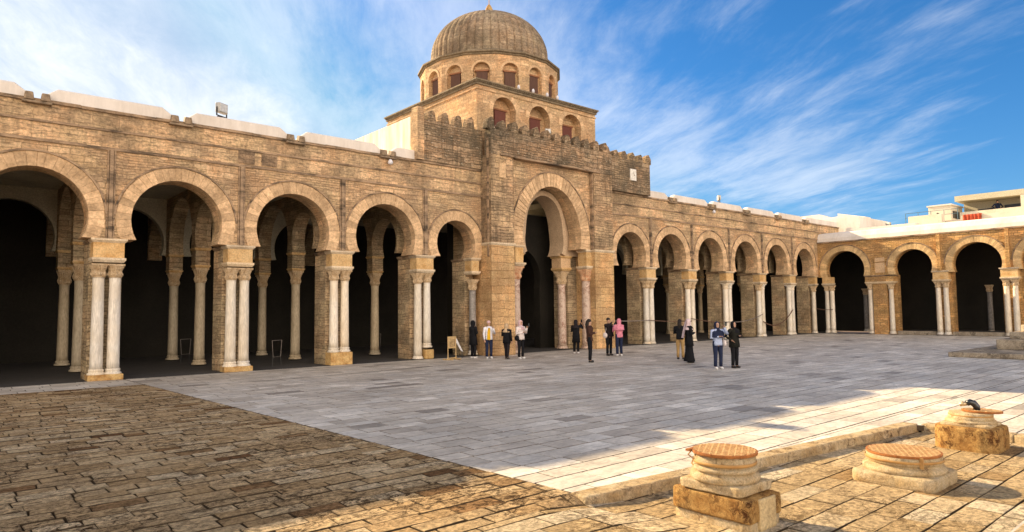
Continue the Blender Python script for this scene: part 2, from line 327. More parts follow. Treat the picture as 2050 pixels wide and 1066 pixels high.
# ------------------------------------------------------------ mesh helpers
def setp(o, label=None, cat=None, group=None, kind=None):
    if label: o['label'] = label
    if cat: o['category'] = cat
    if group: o['group'] = group
    if kind: o['kind'] = kind
    return o
def empty(name, loc=(0, 0, 0), rz=0.0, label=None, cat=None, group=None):
    o = bpy.data.objects.new(name, None); COL.objects.link(o)
    o.location = loc; o.rotation_euler = (0, 0, rz); o.empty_display_size = 0.3
    return setp(o, label, cat, group)
class MB:
    def __init__(s): s.v = []; s.f = []
    def add(s, vs, fs):
        k = len(s.v); s.v += [tuple(p) for p in vs]; s.f += [tuple(i + k for i in f) for f in fs]
        return s
    def box(s, x0, x1, y0, y1, z0, z1, j=0.0):
        r = lambda: random.uniform(-j, j) if j else 0.0
        vs = [(x + r(), y + r(), z + r()) for z in (z0, z1) for y in (y0, y1) for x in (x0, x1)]
        return s.add(vs, [(0, 2, 3, 1), (4, 5, 7, 6), (0, 1, 5, 4), (2, 6, 7, 3), (0, 4, 6, 2), (1, 3, 7, 5)])
    def hexa(s, vs):
        return s.add(vs, [(0, 3, 2, 1), (4, 5, 6, 7), (0, 1, 5, 4), (1, 2, 6, 5), (2, 3, 7, 6), (3, 0, 4, 7)])
    def prism(s, poly, a, b, fn):
        # poly: list of 2-D points, swept from a to b; fn(p, q, d) -> 3-D
        n = len(poly)
        vs = [fn(p[0], p[1], a) for p in poly] + [fn(p[0], p[1], b) for p in poly]
        fs = [tuple(range(n - 1, -1, -1)), tuple(range(n, 2 * n))] + [(i, (i + 1) % n, n + (i + 1) % n, n + i) for i in range(n)]
        return s.add(vs, fs)
    def lathe(s, prof, c=(0, 0, 0), seg=24, fn=None, phase=0.0, cap=True):
        n = len(prof); vs = []
        for r, z in prof:
            for k in range(seg):
                a = 2 * PI * k / seg + phase
                rr = fn(r, z, a) if fn else r
                vs.append((c[0] + rr * math.cos(a), c[1] + rr * math.sin(a), c[2] + z))
        fs = [(i * seg + k, i * seg + (k + 1) % seg, (i + 1) * seg + (k + 1) % seg, (i + 1) * seg + k) for i in range(n - 1) for k in range(seg)]
        if cap: fs += [tuple(range(seg - 1, -1, -1)), tuple(range((n - 1) * seg, n * seg))]
        return s.add(vs, fs)
    def tube(s, pts, rs, seg=8, flat=1.0, cap=True):
        pts = [Vector(p) for p in pts]
        if isinstance(rs, (int, float)): rs = [rs] * len(pts)
        vs = []; up = None
        for i, p in enumerate(pts):
            d = (pts[min(i + 1, len(pts) - 1)] - pts[max(i - 1, 0)]).normalized()
            if up is None:
                up = Vector((0, 1, 0)) if abs(d.y) < 0.8 else Vector((1, 0, 0))
            a = (up - d * up.dot(d)).normalized(); bb = d.cross(a); up = a
            for k in range(seg):
                t = 2 * PI * k / seg
                vs.append(p + a * math.cos(t) * rs[i] * flat + bb * math.sin(t) * rs[i])
        n = len(pts)
        fs = [(i * seg + k, i * seg + (k + 1) % seg, (i + 1) * seg + (k + 1) % seg, (i + 1) * seg + k) for i in range(n - 1) for k in range(seg)]
        if cap: fs += [tuple(range(seg - 1, -1, -1)), tuple(range((n - 1) * seg, n * seg))]
        return s.add(vs, fs)
    def ball(s, c, r, seg=10, rings=7):
        if isinstance(r, (int, float)): r = (r, r, r)
        vs = []; fs = []
        for i in range(rings + 1):
            ph = PI * i / rings
            for k in range(seg):
                a = 2 * PI * k / seg
                rr = max(math.sin(ph), 0.03)
                vs.append((c[0] + r[0] * rr * math.cos(a), c[1] + r[1] * rr * math.sin(a), c[2] - r[2] * math.cos(ph)))
        for i in range(rings):
            for k in range(seg):
                fs.append((i * seg + k, i * seg + (k + 1) % seg, (i + 1) * seg + (k + 1) % seg, (i + 1) * seg + k))
        fs += [tuple(range(seg - 1, -1, -1)), tuple(range(rings * seg, (rings + 1) * seg))]
        return s.add(vs, fs)
    def build(s, name, mat, parent=None, smooth=False, label=None, cat=None, group=None, kind=None, recalc=True, bevel=0.0, uv=True):
        me = bpy.data.meshes.new(name); me.from_pydata([tuple(p) for p in s.v], [], s.f)
        if recalc:
            bm = bmesh.new(); bm.from_mesh(me); bmesh.ops.recalc_face_normals(bm, faces=bm.faces); bm.to_mesh(me); bm.free()
        me.materials.append(MATS[mat] if isinstance(mat, str) else mat)
        if uv:
            ul = me.uv_layers.new(name='UVMap')
            for p in me.polygons:
                n = p.normal
                for li in p.loop_indices:
                    c = me.vertices[me.loops[li].vertex_index].co
                    if abs(n.z) > 0.75: ul.data[li].uv = (c.x, c.y)
                    elif abs(n.y) > abs(n.x): ul.data[li].uv = (c.x, c.z)
                    else: ul.data[li].uv = (c.y + 0.31, c.z)
        if smooth:
            for p in me.polygons: p.use_smooth = True
        o = bpy.data.objects.new(name, me); COL.objects.link(o)
        if parent is not None: o.parent = parent
        if bevel:
            md = o.modifiers.new('Bevel', 'BEVEL'); md.width = bevel; md.segments = 2; md.limit_method = 'ANGLE'
        return setp(o, label, cat, group, kind)

def curve_r(th, r, point=0.0):    # point: extra height at the crown in metres
    # arch intrados: round below centre, slightly pointed above
    return r + point * max(0.0, math.sin(th)) ** 3
def arch_wall(T, u0, u1, z0, z1, uc, zc, r, d0, d1, name, mat, parent, point=0.0, seg=40, **kw):
    """wall panel with a horseshoe hole; T(u, d, z) -> world"""
    zs = z0 - zc
    if zs < 0: a0 = -math.asin(min(0.95, -zs / r)) if -zs < r else -1.2
    else: a0 = 0.0
    ths = [a0 + (PI - 2 * a0) * k / seg for k in range(seg + 1)]
    for (cu, cz) in ((u1, z0), (u1, z1), (u0, z1), (u0, z0)):
        a = math.atan2(cz - zc, cu - uc)
        if a < -PI / 2: a += 2 * PI
        if a0 < a < PI - a0: ths.append(a)
    ths = sorted(set(round(t, 5) for t in ths))
    def outer(t):
        c, s_ = math.cos(t), math.sin(t); ks = []
        if c > 1e-6: ks.append((u1 - uc) / c)
        if c < -1e-6: ks.append((u0 - uc) / c)
        if s_ > 1e-6: ks.append((z1 - zc) / s_)
        if s_ < -1e-6: ks.append((z0 - zc) / s_)
        k = min(ks)
        return uc + k * c, zc + k * s_
    mb = MB(); vs = []; n = len(ths)
    for t in ths:
        rr = curve_r(t, r, point)
        a = (uc + rr * math.cos(t), zc + rr * math.sin(t)); b = outer(t)
        for (p, d) in ((a, d0), (b, d0), (b, d1), (a, d1)): vs.append(T(p[0], d, p[1]))
    fs = []
    for i in range(n - 1):
        for k in range(4):
            a = i * 4 + k; b = i * 4 + (k + 1) % 4
            fs.append((a, b, b + 4, a + 4))
    fs += [(3, 2, 1, 0), ((n - 1) * 4, (n - 1) * 4 + 1, (n - 1) * 4 + 2, (n - 1) * 4 + 3)]
    mb.add(vs, fs)
    return mb.build(name, mat, parent, **kw)
def ring(T, uc, zc, r0, r1, d0, d1, zlow, name, mat, parent, point=0.0, nb=33, gap=0.008, a_add=0.0, **kw):
    """arch ring of separate wedge stones"""
    a0 = -math.asin(min(0.95, (zc - zlow) / r0)) if zlow < zc else 0.0
    a0 += a_add
    mb = MB()
    w = [random.uniform(0.75, 1.25) for _ in range(nb)]; tot = sum(w); acc = 0
    for k in range(nb):
        t0 = a0 + (PI - 2 * a0) * acc / tot; acc += w[k]; t1 = a0 + (PI - 2 * a0) * acc / tot
        g = gap / r0; t0 += g / 2; t1 -= g / 2
        dd = random.uniform(-0.006, 0.006); rj = random.uniform(-0.02, 0.02)
        vs = []
        for d in (d0 + dd, d1):
            for (t, rr) in ((t0, r0), (t1, r0), (t1, r1 + rj), (t0, r1 + rj)):
                q = curve_r(t, rr, point)
                z = zc + q * math.sin(t)
                if rr != r0: z = max(z, zlow)
                vs.append(T(uc + q * math.cos(t), d, z))
        mb.hexa([vs[0], vs[1], vs[2], vs[3], vs[4], vs[5], vs[6], vs[7]])
    return mb.build(name, mat, parent, **kw)
def arc_band(T, uc, zc, r0, r1, d0, d1, a0, name, mat, parent, point=0.0, seg=36, **kw):
    mb = MB(); vs = []
    for k in range(seg + 1):
        t = a0 + (PI - 2 * a0) * k / seg
        for (rr, d) in ((r0, d0), (r1, d0), (r1, d1), (r0, d1)):
            q = curve_r(t, rr, point)
            vs.append(T(uc + q * math.cos(t), d, zc + q * math.sin(t)))
    fs = []
    for i in range(seg):
        for k in range(4):
            a = i * 4 + k; b = i * 4 + (k + 1) % 4
            fs.append((a, b, b + 4, a + 4))
    fs += [(3, 2, 1, 0), (seg * 4, seg * 4 + 1, seg * 4 + 2, seg * 4 + 3)]
    mb.add(vs, fs)
    return mb.build(name, mat, parent, **kw)

def Tmain(y0): return lambda u, d, z: (u, y0 + d, z)
def Tside(x0): return lambda u, d, z: (x0 + d, u, z)
def Tbox(T, mb, u0, u1, d0, d1, z0, z1):
    a = T(u0, d0, z0); b = T(u1, d1, z1)
    return mb.box(min(a[0], b[0]), max(a[0], b[0]), min(a[1], b[1]), max(a[1], b[1]), z0, z1)

# ------------------------------------------------------------ paving
BX = lambda y: 4.95 + (20.2 - y) * 0.0466            # seam between old stone and marble
def zlow(x, y):                                       # the old paving dips into the sunken court
    if x < 4.8 or y > 5.4: return 0.0
    k = min(1.0, (x - 4.8) / 1.3); k = k * k * (3 - 2 * k)
    return -0.12 * k
KL = lambda x: 5.27 - (x - 5.8) * 0.1027              # kerb line, y as a function of x
def slabs(name, mat, rows, wmin, wmax, gap, skirt, jz, jxy, zf, start, stop, label_kind='structure', clip=None):
    mb = MB()
    for (y0, y1) in rows:
        ym = (y0 + y1) / 2
        xa, xe = start(ym), stop(ym)
        if xe - xa < 0.1: continue
        x = xa - random.uniform(0, wmax * 0.4) * 0
        first = True
        while x < xe - 0.02:
            w = random.uniform(wmin, wmax)
            if first: w *= random.uniform(0.4, 1.0); first = False
            x1 = min(x + w, xe)
            if xe - x1 < wmin * 0.4: x1 = xe
            r = lambda: random.uniform(-jxy, jxy)
            dz = random.uniform(-jz, jz)
            g = gap / 2
            top = []
            cs = [(x + g + r(), y0 + g + r()), (x1 - g + r(), y0 + g + r()), (x1 - g + r(), y1 - g + r()), (x + g + r(), y1 - g + r())]
            if clip is not None:
                out = []
                for i_ in range(len(cs)):
                    p, q = cs[i_ - 1], cs[i_]; fp, fq = clip(*p), clip(*q)
                    if (fp >= 0) != (fq >= 0):
                        k = fp / (fp - fq); out.append((p[0] + (q[0] - p[0]) * k, p[1] + (q[1] - p[1]) * k))
                    if fq >= 0: out.append(q)
                cs = out
                if len(cs) < 3: x = x1; continue
            m = len(cs); b = gap * 0.6
            tx, ty = random.uniform(-jz, jz), random.uniform(-jz, jz)
            cxm = sum(c[0] for c in cs) / m; cym = sum(c[1] for c in cs) / m
            tz = [dz + tx * (c[0] - cxm) + ty * (c[1] - cym) for c in cs]
            ins = []
            for (c, z) in zip(cs, tz):
                vx, vy = cxm - c[0], cym - c[1]; L = math.hypot(vx, vy)
                ins.append((c[0] + vx / L * b * 1.4, c[1] + vy / L * b * 1.4, zf(c[0], c[1]) + z))
            mid = [(c[0], c[1], zf(c[0], c[1]) + z - b * 0.6) for c, z in zip(cs, tz)]
            bot = [(c[0], c[1], zf(c[0], c[1]) - skirt) for c in cs]
            fs = [tuple(range(m))]
            for k in range(m):
                k2 = (k + 1) % m
                fs.append((k2, k, m + k, m + k2)); fs.append((m + k2, m + k, 2 * m + k, 2 * m + k2))
            mb.add(ins + mid + bot, fs)
            x = x1
    return mb.build(name, mat, kind=label_kind, recalc=False)
def rowlist(y0, y1, hmin, hmax):
    L = []; y = y0
    while y < y1:
        h = random.uniform(hmin, hmax); L.append((y, min(y + h, y1))); y += h
    return L
g = MB().add([(-400, -400, -0.2), (400, -400, -0.2), (400, 400, -0.2), (-400, 400, -0.2)], [(0, 1, 2, 3)])
g.build('ground', 'ground_earth', kind='structure', recalc=False)
slabs('old_stone_paving', 'old_slab', rowlist(5.3, 22.6, 0.22, 0.31), 0.30, 0.64, 0.015, 0.1, 0.007, 0.012, zlow, lambda y: -7.0, lambda y: BX(y) - 0.01)
def stop_low(y):
    if y < 1.87: return 6.4
    return 13.25
slabs('sunken_court_paving', 'court_slab', rowlist(-4.0, 5.30, 0.25, 0.38), 0.40, 0.85, 0.012, 0.06, 0.004, 0.008, zlow, lambda y: -7.0, stop_low, clip=lambda x, y: KL(x) + 0.03 - y)
slabs('marble_paving', 'marble_slab', rowlist(5.28, 24.9, 0.36, 0.48), 0.50, 0.95, 0.014, 0.1, 0.002, 0.003, lambda x, y: 0.0, BX, lambda y: 53.6, clip=lambda x, y: y - KL(x) - 0.27)
def start_m2(y):
    if y > 4.45: return 5.7
    if y > 1.87: return 13.40
    return 6.4
slabs('marble_paving', 'marble_slab', rowlist(-9.0, 5.27, 0.36, 0.48), 0.50, 0.95, 0.014, 0.1, 0.002, 0.003, lambda x, y: 0.0, start_m2, lambda y: 53.6, clip=lambda x, y: (y - KL(x) - 0.27) if (y > 4.2 and x < 13.45) else 1.0)
slabs('marble_paving', 'marble_slab', rowlist(22.62, 24.9, 0.36, 0.48), 0.55, 1.0, 0.014, 0.1, 0.002, 0.004, lambda x, y: 0.0, lambda y: -7.0, lambda y: BX(y) - 0.02)
# kerb of the sunken court
kb = MB()
def kerbrun(p, q, w, n):
    p = Vector(p); q = Vector(q); d = (q - p).normalized(); s = Vector((-d.y, d.x))
    L = (q - p).length; x = 0
    while x < L - 0.02:
        l = min(random.uniform(0.6, 1.1), L - x)
        if L - x - l < 0.3: l = L - x
        a = p + d * (x + 0.004); b = p + d * (x + l - 0.004)
        o1 = random.uniform(-0.012, 0.012); zt = 0.012 + random.uniform(-0.004, 0.004)
        vs = []
        for z in (-0.19, zt):
            e = 0.0 if z < 0 else 0.012
            for (c, k) in ((a, o1 + e), (b, o1 + e), (b, w), (a, w)):
                c2 = c + s * k; vs.append((c2.x, c2.y, z))
        kb.hexa(vs); x += l
kerbrun((5.58, 5.285), (13.3, 4.50), 0.28, 8)
kerbrun((13.3, 4.48), (13.12, 1.86), 0.30, 4)
kb.build('kerb', 'kerb_stone', kind='structure', bevel=0.02)
kb = MB(); kerbrun((13.12, 1.86), (6.0, 1.86), 0.02 + 0.28, 8)
kb.build('kerb', 'kerb_stone', kind='structure', bevel=0.02)
# drainage groove running along the arcade
dm = MB()
dpts = [(7.3, 20.95), (9.3, 20.95), (12.9, 21.3), (16.9, 22.0), (19.7, 21.9)]
for a, b in zip(dpts[:-1], dpts[1:]):
    dm.add([(a[0], a[1] - 0.03, 0.006), (b[0], b[1] - 0.03, 0.006), (b[0], b[1] + 0.03, 0.006), (a[0], a[1] + 0.03, 0.006)], [(0, 1, 2, 3)])
dm.build('drain_groove', 'dark_metal', kind='structure', recalc=False)
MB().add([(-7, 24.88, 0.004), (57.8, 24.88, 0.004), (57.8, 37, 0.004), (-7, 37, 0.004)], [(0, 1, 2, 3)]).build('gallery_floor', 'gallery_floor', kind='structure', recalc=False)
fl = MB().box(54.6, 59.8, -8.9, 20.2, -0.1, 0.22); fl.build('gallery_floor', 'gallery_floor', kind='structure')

# ------------------------------------------------------------ columns
def capital_mesh(zb, h, r, mat, w, plainc=False):
    mb = MB()
    def leaf(rr, z, a):
        k = (z - zb) / h
        if plainc or k < 0.06 or k > 0.93: return rr
        lo = 0.17 * max(0, math.cos(8 * a)) * math.sin(min(1, k / 0.5) * PI) if k < 0.5 else 0.0
        hi = 0.22 * max(0, math.cos(4 * (a - PI / 4))) ** 2 * ((k - 0.3) / 0.7) if k > 0.3 else 0
        nt_ = 0.05 * math.cos(24 * a)
        return rr * (1 + lo + hi + nt_)
    prof = [(r * 1.10, zb), (r * 1.12, zb + h * .05), (r * 1.02, zb + h * .07)]
    for i in range(1, 11):
        k = i / 10
        rr = r * (1.04 + 0.10 * math.sin(k * 2 * PI * 1.5) * (1 - k) + 0.42 * k ** 2.2)
        prof.append((rr, zb + h * (0.07 + 0.80 * k)))
    mb.lathe(prof, seg=48, fn=leaf)
    z0 = zb + h * 0.87; z1 = zb + h
    # concave-sided square abacus
    pts = []
    for q in range(4):
        a = PI / 4 + q * PI / 2; b = a + PI / 2
        A = Vector((math.cos(a), math.sin(a))) * w * 1.36; B = Vector((math.cos(b), math.sin(b))) * w * 1.36
        for s_ in range(4):
            k = s_ / 4; p = A.lerp(B, k) * (1 - 0.10 * math.sin(PI * k)); pts.append((p.x, p.y))
    mb.prism(pts, z0, z1, lambda p, q, d: (p, q, d))
    me = mb.build('capital', mat, smooth=False)
    return me
def base_mesh(z0, h, r, mat):
    mb = MB()
    prof = [(r * 1.42, z0), (r * 1.46, z0 + h * .08), (r * 1.48, z0 + h * .2), (r * 1.42, z0 + h * .34), (r * 1.24, z0 + h * .42), (r * 1.18, z0 + h * .55),
            (r * 1.24, z0 + h * .66), (r * 1.30, z0 + h * .76), (r * 1.24, z0 + h * .88), (r * 1.08, z0 + h)]
    mb.lathe(prof, seg=28)
    return mb.build('column_base', mat, smooth=True)
def column_proto(z0, zcap, ztop, r, mat, capmat, basemat='column_marble', base_h=0.2, plainc=False):
    """column shaft with capital and base as sub-parts, origin on its axis"""
    mb = MB(); prof = []
    zs0 = z0 + base_h
    for i in range(13):
        k = i / 12; prof.append((r * (1.06 - 0.14 * k ** 1.5 + (0.05 if k in (0, 1) else 0)), zs0 + (zcap - zs0) * k))
    mb.lathe(prof, seg=28)
    sh = mb.build('column', mat, smooth=True)
    c = capital_mesh(zcap, ztop - zcap, r * 0.98, capmat, r * 1.42, plainc); c.parent = sh
    b = base_mesh(z0, base_h, r, basemat); b.parent = sh
    return sh
used = set()
def place(proto, parent, x, y, rz=0.0, sc=1.0):
    """first use moves the prototype itself, later ones copy it with its sub-parts"""
    if proto.name not in used:
        used.add(proto.name); o = proto
    else:
        o = proto.copy(); COL.objects.link(o)
        for ch in proto.children:
            c = ch.copy(); COL.objects.link(c); c.parent = o
    o.parent = parent
    o.location = (x, y, 0); o.rotation_euler = (0, 0, rz)
    return o
P_low = column_proto(0.17, 3.30, 3.74, 0.175, 'column_marble', 'capital_stone')
P_high = column_proto(0.50, 3.36, 3.78, 0.165, 'column_marble', 'capital_stone')
P_ground = column_proto(0.03, 3.30, 3.76, 0.17, 'column_marble', 'capital_stone', base_h=0.12)
P_plain = column_proto(0.03, 3.38, 3.76, 0.175, 'column_marble', 'column_marble', base_h=0.16, plainc=True)
P_grey = column_proto(0.05, 3.05, 3.55, 0.165, 'column_grey', 'capital_stone')
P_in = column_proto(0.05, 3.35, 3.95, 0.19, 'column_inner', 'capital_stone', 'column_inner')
P_portal = column_proto(0.03, 3.60, 4.22, 0.23, 'column_breccia', 'capital_red', 'column_breccia', 0.15)
P_portal2 = column_proto(0.03, 3.45, 4.15, 0.22, 'column_breccia', 'capital_stone', 'column_breccia', 0.15)
P_side = column_proto(0.05, 3.35, 3.76, 0.165, 'column_marble', 'capital_stone')

def block(name, mat, parent, T, u0, u1, d0, d1, z0, z1, bevel=0.0, **kw):
    mb = MB(); Tbox(T, mb, u0, u1, d0, d1, z0, z1)
    return mb.build(name, mat, parent, bevel=bevel, **kw)
def flared(name, mat, parent, T, u0, u1, d0, d1, z0, z1, out, **kw):
    """little cornice: vertical fillet on top, flare below"""
    mb = MB(); zm = z0 + (z1 - z0) * 0.55
    a = [T(u, d, z0) for (u, d) in ((u0, d0), (u1, d0), (u1, d1), (u0, d1))]
    b = [T(u, d, zm) for (u, d) in ((u0 - out, d0 - out), (u1 + out, d0 - out), (u1 + out, d1 + out), (u0 - out, d1 + out))]
    c = [T(u, d, z1) for (u, d) in ((u0 - out, d0 - out), (u1 + out, d0 - out), (u1 + out, d1 + out), (u0 - out, d1 + out))]
    mb.add(a + b + c, [(0, 1, 2, 3), (8, 9, 10, 11)] + [(i, (i + 1) % 4, 4 + (i + 1) % 4, 4 + i) for i in range(4)] + [(4 + i, 4 + (i + 1) % 4, 8 + (i + 1) % 4, 8 + i) for i in range(4)])
    return mb.build(name, mat, parent, **kw)

Y0 = 24.9
TM = Tmain(Y0)
def pier(parent, T, u, style, single=0, hw=0.46, proto=None, spots=None, mats=('facade_stone', 'inner_brick')):
    """impost, brick pier behind, pair of columns in front"""
    us = (-0.235, 0.235) if not single else (0.0,)
    ih = hw if not single else 0.24
    # impost group
    block('impost_block', 'impost_stone', parent, T, u - ih + .02, u + ih - .02, 0.0, 0.52, 3.93, 4.42)
    flared('abacus', 'abacus_stone', parent, T, u - ih + .01, u + ih - .01, -0.01, 0.53, 4.42, 4.55, 0.065)
    flared('abacus', 'abacus_stone', parent, T, u - ih + .03, u + ih - .03, -0.01, 0.50, 3.78, 3.93, 0.055)
    # brick pier
    block('brick_pier', mats[1], parent, T, u - hw - 0.01, u + hw + 0.01, 0.52, 1.5, 0.0, 4.42)
    flared('pier_moulding', 'moulding_stone', parent, T, u - hw - .01, u + hw + .01, 0.60, 1.5, 4.42, 4.55, 0.05)
    if style == 'plinth': block('plinth', 'plinth_stone', parent, T, u - 0.50, u + 0.50, -0.03, 0.5, 0.0, 0.19, bevel=0.02)
    if style == 'pedestal': block('plinth', 'plinth_stone', parent, T, u - 0.47, u + 0.47, -0.03, 0.5, 0.0, 0.50, bevel=0.025)
    if style == 'broken': block('plinth', 'plinth_stone', parent, T, u + 0.03, u + 0.47, 0.0, 0.5, 0.0, 0.42, bevel=0.05, label='crumbling orange stone plinth')
    for k, du in enumerate(us):
        p = proto
        if style == 'plinth': p = P_low
        elif style == 'pedestal': p = P_high
        elif style == 'broken': p = P_ground if k == 0 else P_high
        elif p is None: p = P_plain if u > 39 and (k + int(u)) % 3 != 0 else P_ground
        w = T(u + du, 0.24, 0)
        place(p, parent, w[0], w[1], random.choice((0, PI / 2, PI)))

def spouts(parent, x):
    for s_ in (-1, 1):
        mb = MB(); x0 = x + s_ * 0.21
        vs = []
        for (y, z0, z1, hw) in ((25.05, 8.76, 9.00, 0.10), (24.70, 8.66, 8.90, 0.14)):
            vs += [(x0 - hw, y, z0), (x0 + hw, y, z0), (x0 + hw * 0.75, y, z1), (x0 - hw * 0.75, y, z1)]
        mb.hexa([vs[0], vs[1], vs[2], vs[3], vs[4], vs[5], vs[6], vs[7]])
        mb.build('water_spout', 'spout_stone', parent, bevel=0.03)
    MB().box(x - 0.38, x + 0.38, 24.72, 25.1, 8.58, 8.657).build('spout_ledge', 'spout_stone', parent, bevel=0.02)

def parapet(parent, x0, x1, cutl=True, cutr=True):
    # rounded white coping with chamfered ends, notch where the spouts sit
    mb = MB()
    prof = [(24.96, 8.755), (24.97, 9.14), (25.02, 9.19), (25.14, 9.215), (25.34, 9.20), (25.45, 9.10), (25.45, 8.755)]
    st = []
    def sec(x, k): return [(x, y, 8.755 + (z - 8.755) * k) for (y, z) in prof]
    xs = ([(x0, 0.05), (x0 + 0.12, 0.5), (x0 + 0.42, 1.0)] if cutl else [(x0, 1.0)])
    n = max(2, int((x1 - x0) / 0.8))
    for i in range(1, n): xs.append((x0 + 0.45 + (x1 - x0 - 0.9) * i / n, 1.0 ))
    xs += ([(x1 - 0.42, 1.0), (x1 - 0.12, 0.5), (x1, 0.05)] if cutr else [(x1, 1.0)])
    vs = []
    for (x, k) in xs: vs += sec(x, k)
    m = len(prof); fs = []
    for i in range(len(xs) - 1):
        for k in range(m):
            a = i * m + k; b = i * m + (k + 1) % m
            fs.append((a, b, b + m, a + m))
    fs += [tuple(range(m)), tuple(range((len(xs) - 1) * m, len(xs) * m))]
    mb.add(vs, fs); mb.build('parapet', 'white_plaster', parent)

def carved(parent, x, z):
    mb = MB()
    for i in range(5):
        for j in range(4):
            mb.box(x + i * 0.11 + random.uniform(0, .03), x + i * 0.11 + 0.075, 24.855, 24.9, z + j * 0.10 + random.uniform(0, .02), z + j * 0.10 + 0.07)
    mb.box(x - 0.03, x + 0.56, 24.88, 24.903, z - 0.03, z + 0.43)
    mb.build('carved_stone', 'moulding_stone', parent)

def main_gallery(name, pil, bays, label, x0, x1, styles, gaps, singles, proto=None):
    root = empty(name, (0, 0, 0), label=label, cat='arcade')
    for (ua, ub, uc, r) in bays:
        zc = 5.22 if r > 1.2 else 5.15
        arch_wall(TM, ua, ub, 4.55, 7.45, uc, zc, r, 0.0, 0.9, 'arcade_wall', 'facade_stone', root)
        ring(TM, uc, zc, r - 0.004, r + 0.44, -0.022, 0.28, 4.55, 'arch', 'voussoir_stone', root, nb=int(26 * r / 1.4) + 4)
        arc_band(TM, uc, zc, r + 0.455, r + 0.51, -0.05, 0.02, 0.06, 'arch_moulding', 'moulding_stone', root)
    # upper wall and bands
    block('upper_wall', 'ashlar_stone', root, TM, x0, x1, 0.004, 0.9, 7.45, 8.66)
    for (za, zb, out) in ((7.44, 7.53, 0.055), (8.05, 8.12, 0.05), (8.655, 8.75, 0.075)):
        mb = MB(); x = x0
        while x < x1 - 0.05:
            l = min(random.uniform(0.7, 1.5), x1 - x)
            j = random.uniform(-0.008, 0.008)
            mb.box(x + 0.003, x + l - 0.003, Y0 - out - j, Y0 + 0.002 if za < 8.6 else Y0 + 0.95, za + j, zb + j)
            x += l
        mb.build('string_course', 'moulding_stone', root)
    for u in pil:
        mb = MB()
        mb.box(u - 0.055, u + 0.055, Y0 - 0.075, Y0 - 0.002, 4.56, 7.44)
        mb.box(u - 0.12, u - 0.075, Y0 - 0.04, Y0 - 0.002, 4.56, 7.44)
        mb.box(u + 0.075, u + 0.12, Y0 - 0.04, Y0 - 0.002, 4.56, 7.44)
        mb.build('pilaster_strip', 'moulding_stone', root)
    for k, u in enumerate(pil):
        if u in styles: pier(root, TM, u, styles[u], proto=proto)
    for (u, st, pr) in singles: pier(root, TM, u, st, single=1, hw=0.24, proto=pr)
    # roof parapet
    xs = [x0] + list(gaps) + [x1]
    for k in range(len(xs) - 1):
        parapet(root, xs[k] + (0.14 if k else 0), xs[k + 1] - (0.14 if k < len(xs) - 2 else 0), k > 0, k < len(xs) - 2)
    for gx in gaps: spouts(root, gx)
    # roof, back wall, inner rows
    block('roof', 'white_plaster', root, TM, x0, x1, 0.9, 12.0, 8.3, 8.62)
    block('ceiling', 'ceiling_plaster', root, TM, x0, x1, 0.9, 12.0, 7.3, 7.45)
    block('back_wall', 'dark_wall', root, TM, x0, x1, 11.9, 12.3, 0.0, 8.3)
    pp_ = sorted(pil)
    for ua, ub in zip(pp_[:-1], pp_[1:]):
        arch_wall(Tmain(33.29), ua, ub, 4.75, 7.3, (ua + ub) / 2, 5.3, 1.5, 0.0, 0.4, 'inner_arch', 'ceiling_plaster', root, seg=28)
    for u in [q - 0.20 for q in pil]:
        TS = Tside(u - 0.30)
        for (ya, yb, yc) in ((26.4, 29.0, 27.65), (29.0, 33.0, 31.0), (33.0, 36.8, 34.9)):
            hw = (yb - ya) / 2
            r = hw - 0.22 if ya > 27 else 1.12
            arch_wall(TS, ya, yb, 4.75, 7.3, yc, 5.3, r, 0.0, 0.60, 'transverse_arch', 'inner_brick', root)
        for y in (29.0, 33.0):
            TT = Tmain(y - 0.28)
            block('impost_block', 'inner_brick', root, TT, u - 0.28, u + 0.28, 0, 0.56, 4.05, 4.64)
            flared('abacus', 'impost_stone', root, TT, u - 0.27, u + 0.27, 0.01, 0.55, 4.64, 4.75, 0.05)
            flared('abacus', 'impost_stone', root, TT, u - 0.25, u + 0.25, 0.03, 0.53, 3.95, 4.05, 0.05)
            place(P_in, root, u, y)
    return root

pil_l = [-4.0, 0.1, 4.2, 8.35, 12.35, 16.3]
st_l = {-4.0: 'plinth', 0.1: 'plinth', 4.2: 'plinth', 8.35: 'plinth', 12.35: 'pedestal', 16.3: 'broken'}
bays_l = [(-6.1, -4.0, -5.9, 0.0001)][:0] + [(-4.0, 0.1, -1.95, 1.45), (0.1, 4.2, 2.16, 1.45), (4.2, 8.35, 6.25, 1.45), (8.35, 12.35, 10.35, 1.44), (12.35, 16.3, 14.36, 1.42), (16.3, 19.45, 18.0, 1.08)]
GL = main_gallery('arcaded_gallery', pil_l, bays_l, 'long shaded brick arcade with horseshoe arches left of the crenellated entrance porch', -4.0, 19.45,
                  st_l, (-1.95, 2.15, 6.25, 10.35, 14.4), [(19.08, 'none', P_grey)])
carved(GL, 8.25, 7.62); carved(GL, 9.1, 7.62)
pil_r = [32.2, 36.4, 40.7, 45.0, 49.4]
bays_r = [(27.98, 32.2, 30.4, 1.32), (32.2, 36.4, 34.3, 1.45), (36.4, 40.7, 38.5, 1.47), (40.7, 45.0, 42.85, 1.5), (45.0, 49.4, 47.15, 1.5), (49.4, 53.6, 51.4, 1.42)]
GR = main_gallery('arcaded_gallery', pil_r, bays_r, 'shaded brick arcade with six horseshoe arches right of the crenellated entrance porch', 27.98, 57.6,
                  {u: 'none' for u in pil_r}, (34.4, 38.7, 43.0, 47.4, 51.7), [(28.32, 'none', P_ground), (53.15, 'none', P_ground)])
block('end_wall', 'dark_wall', GL, TM, -4.3, -4.0, 0.9, 12.3, 0.0, 8.6)
block('end_wall', 'dark_wall', GR, TM, 57.3, 57.6, 0.9, 12.3, 0.0, 8.6)

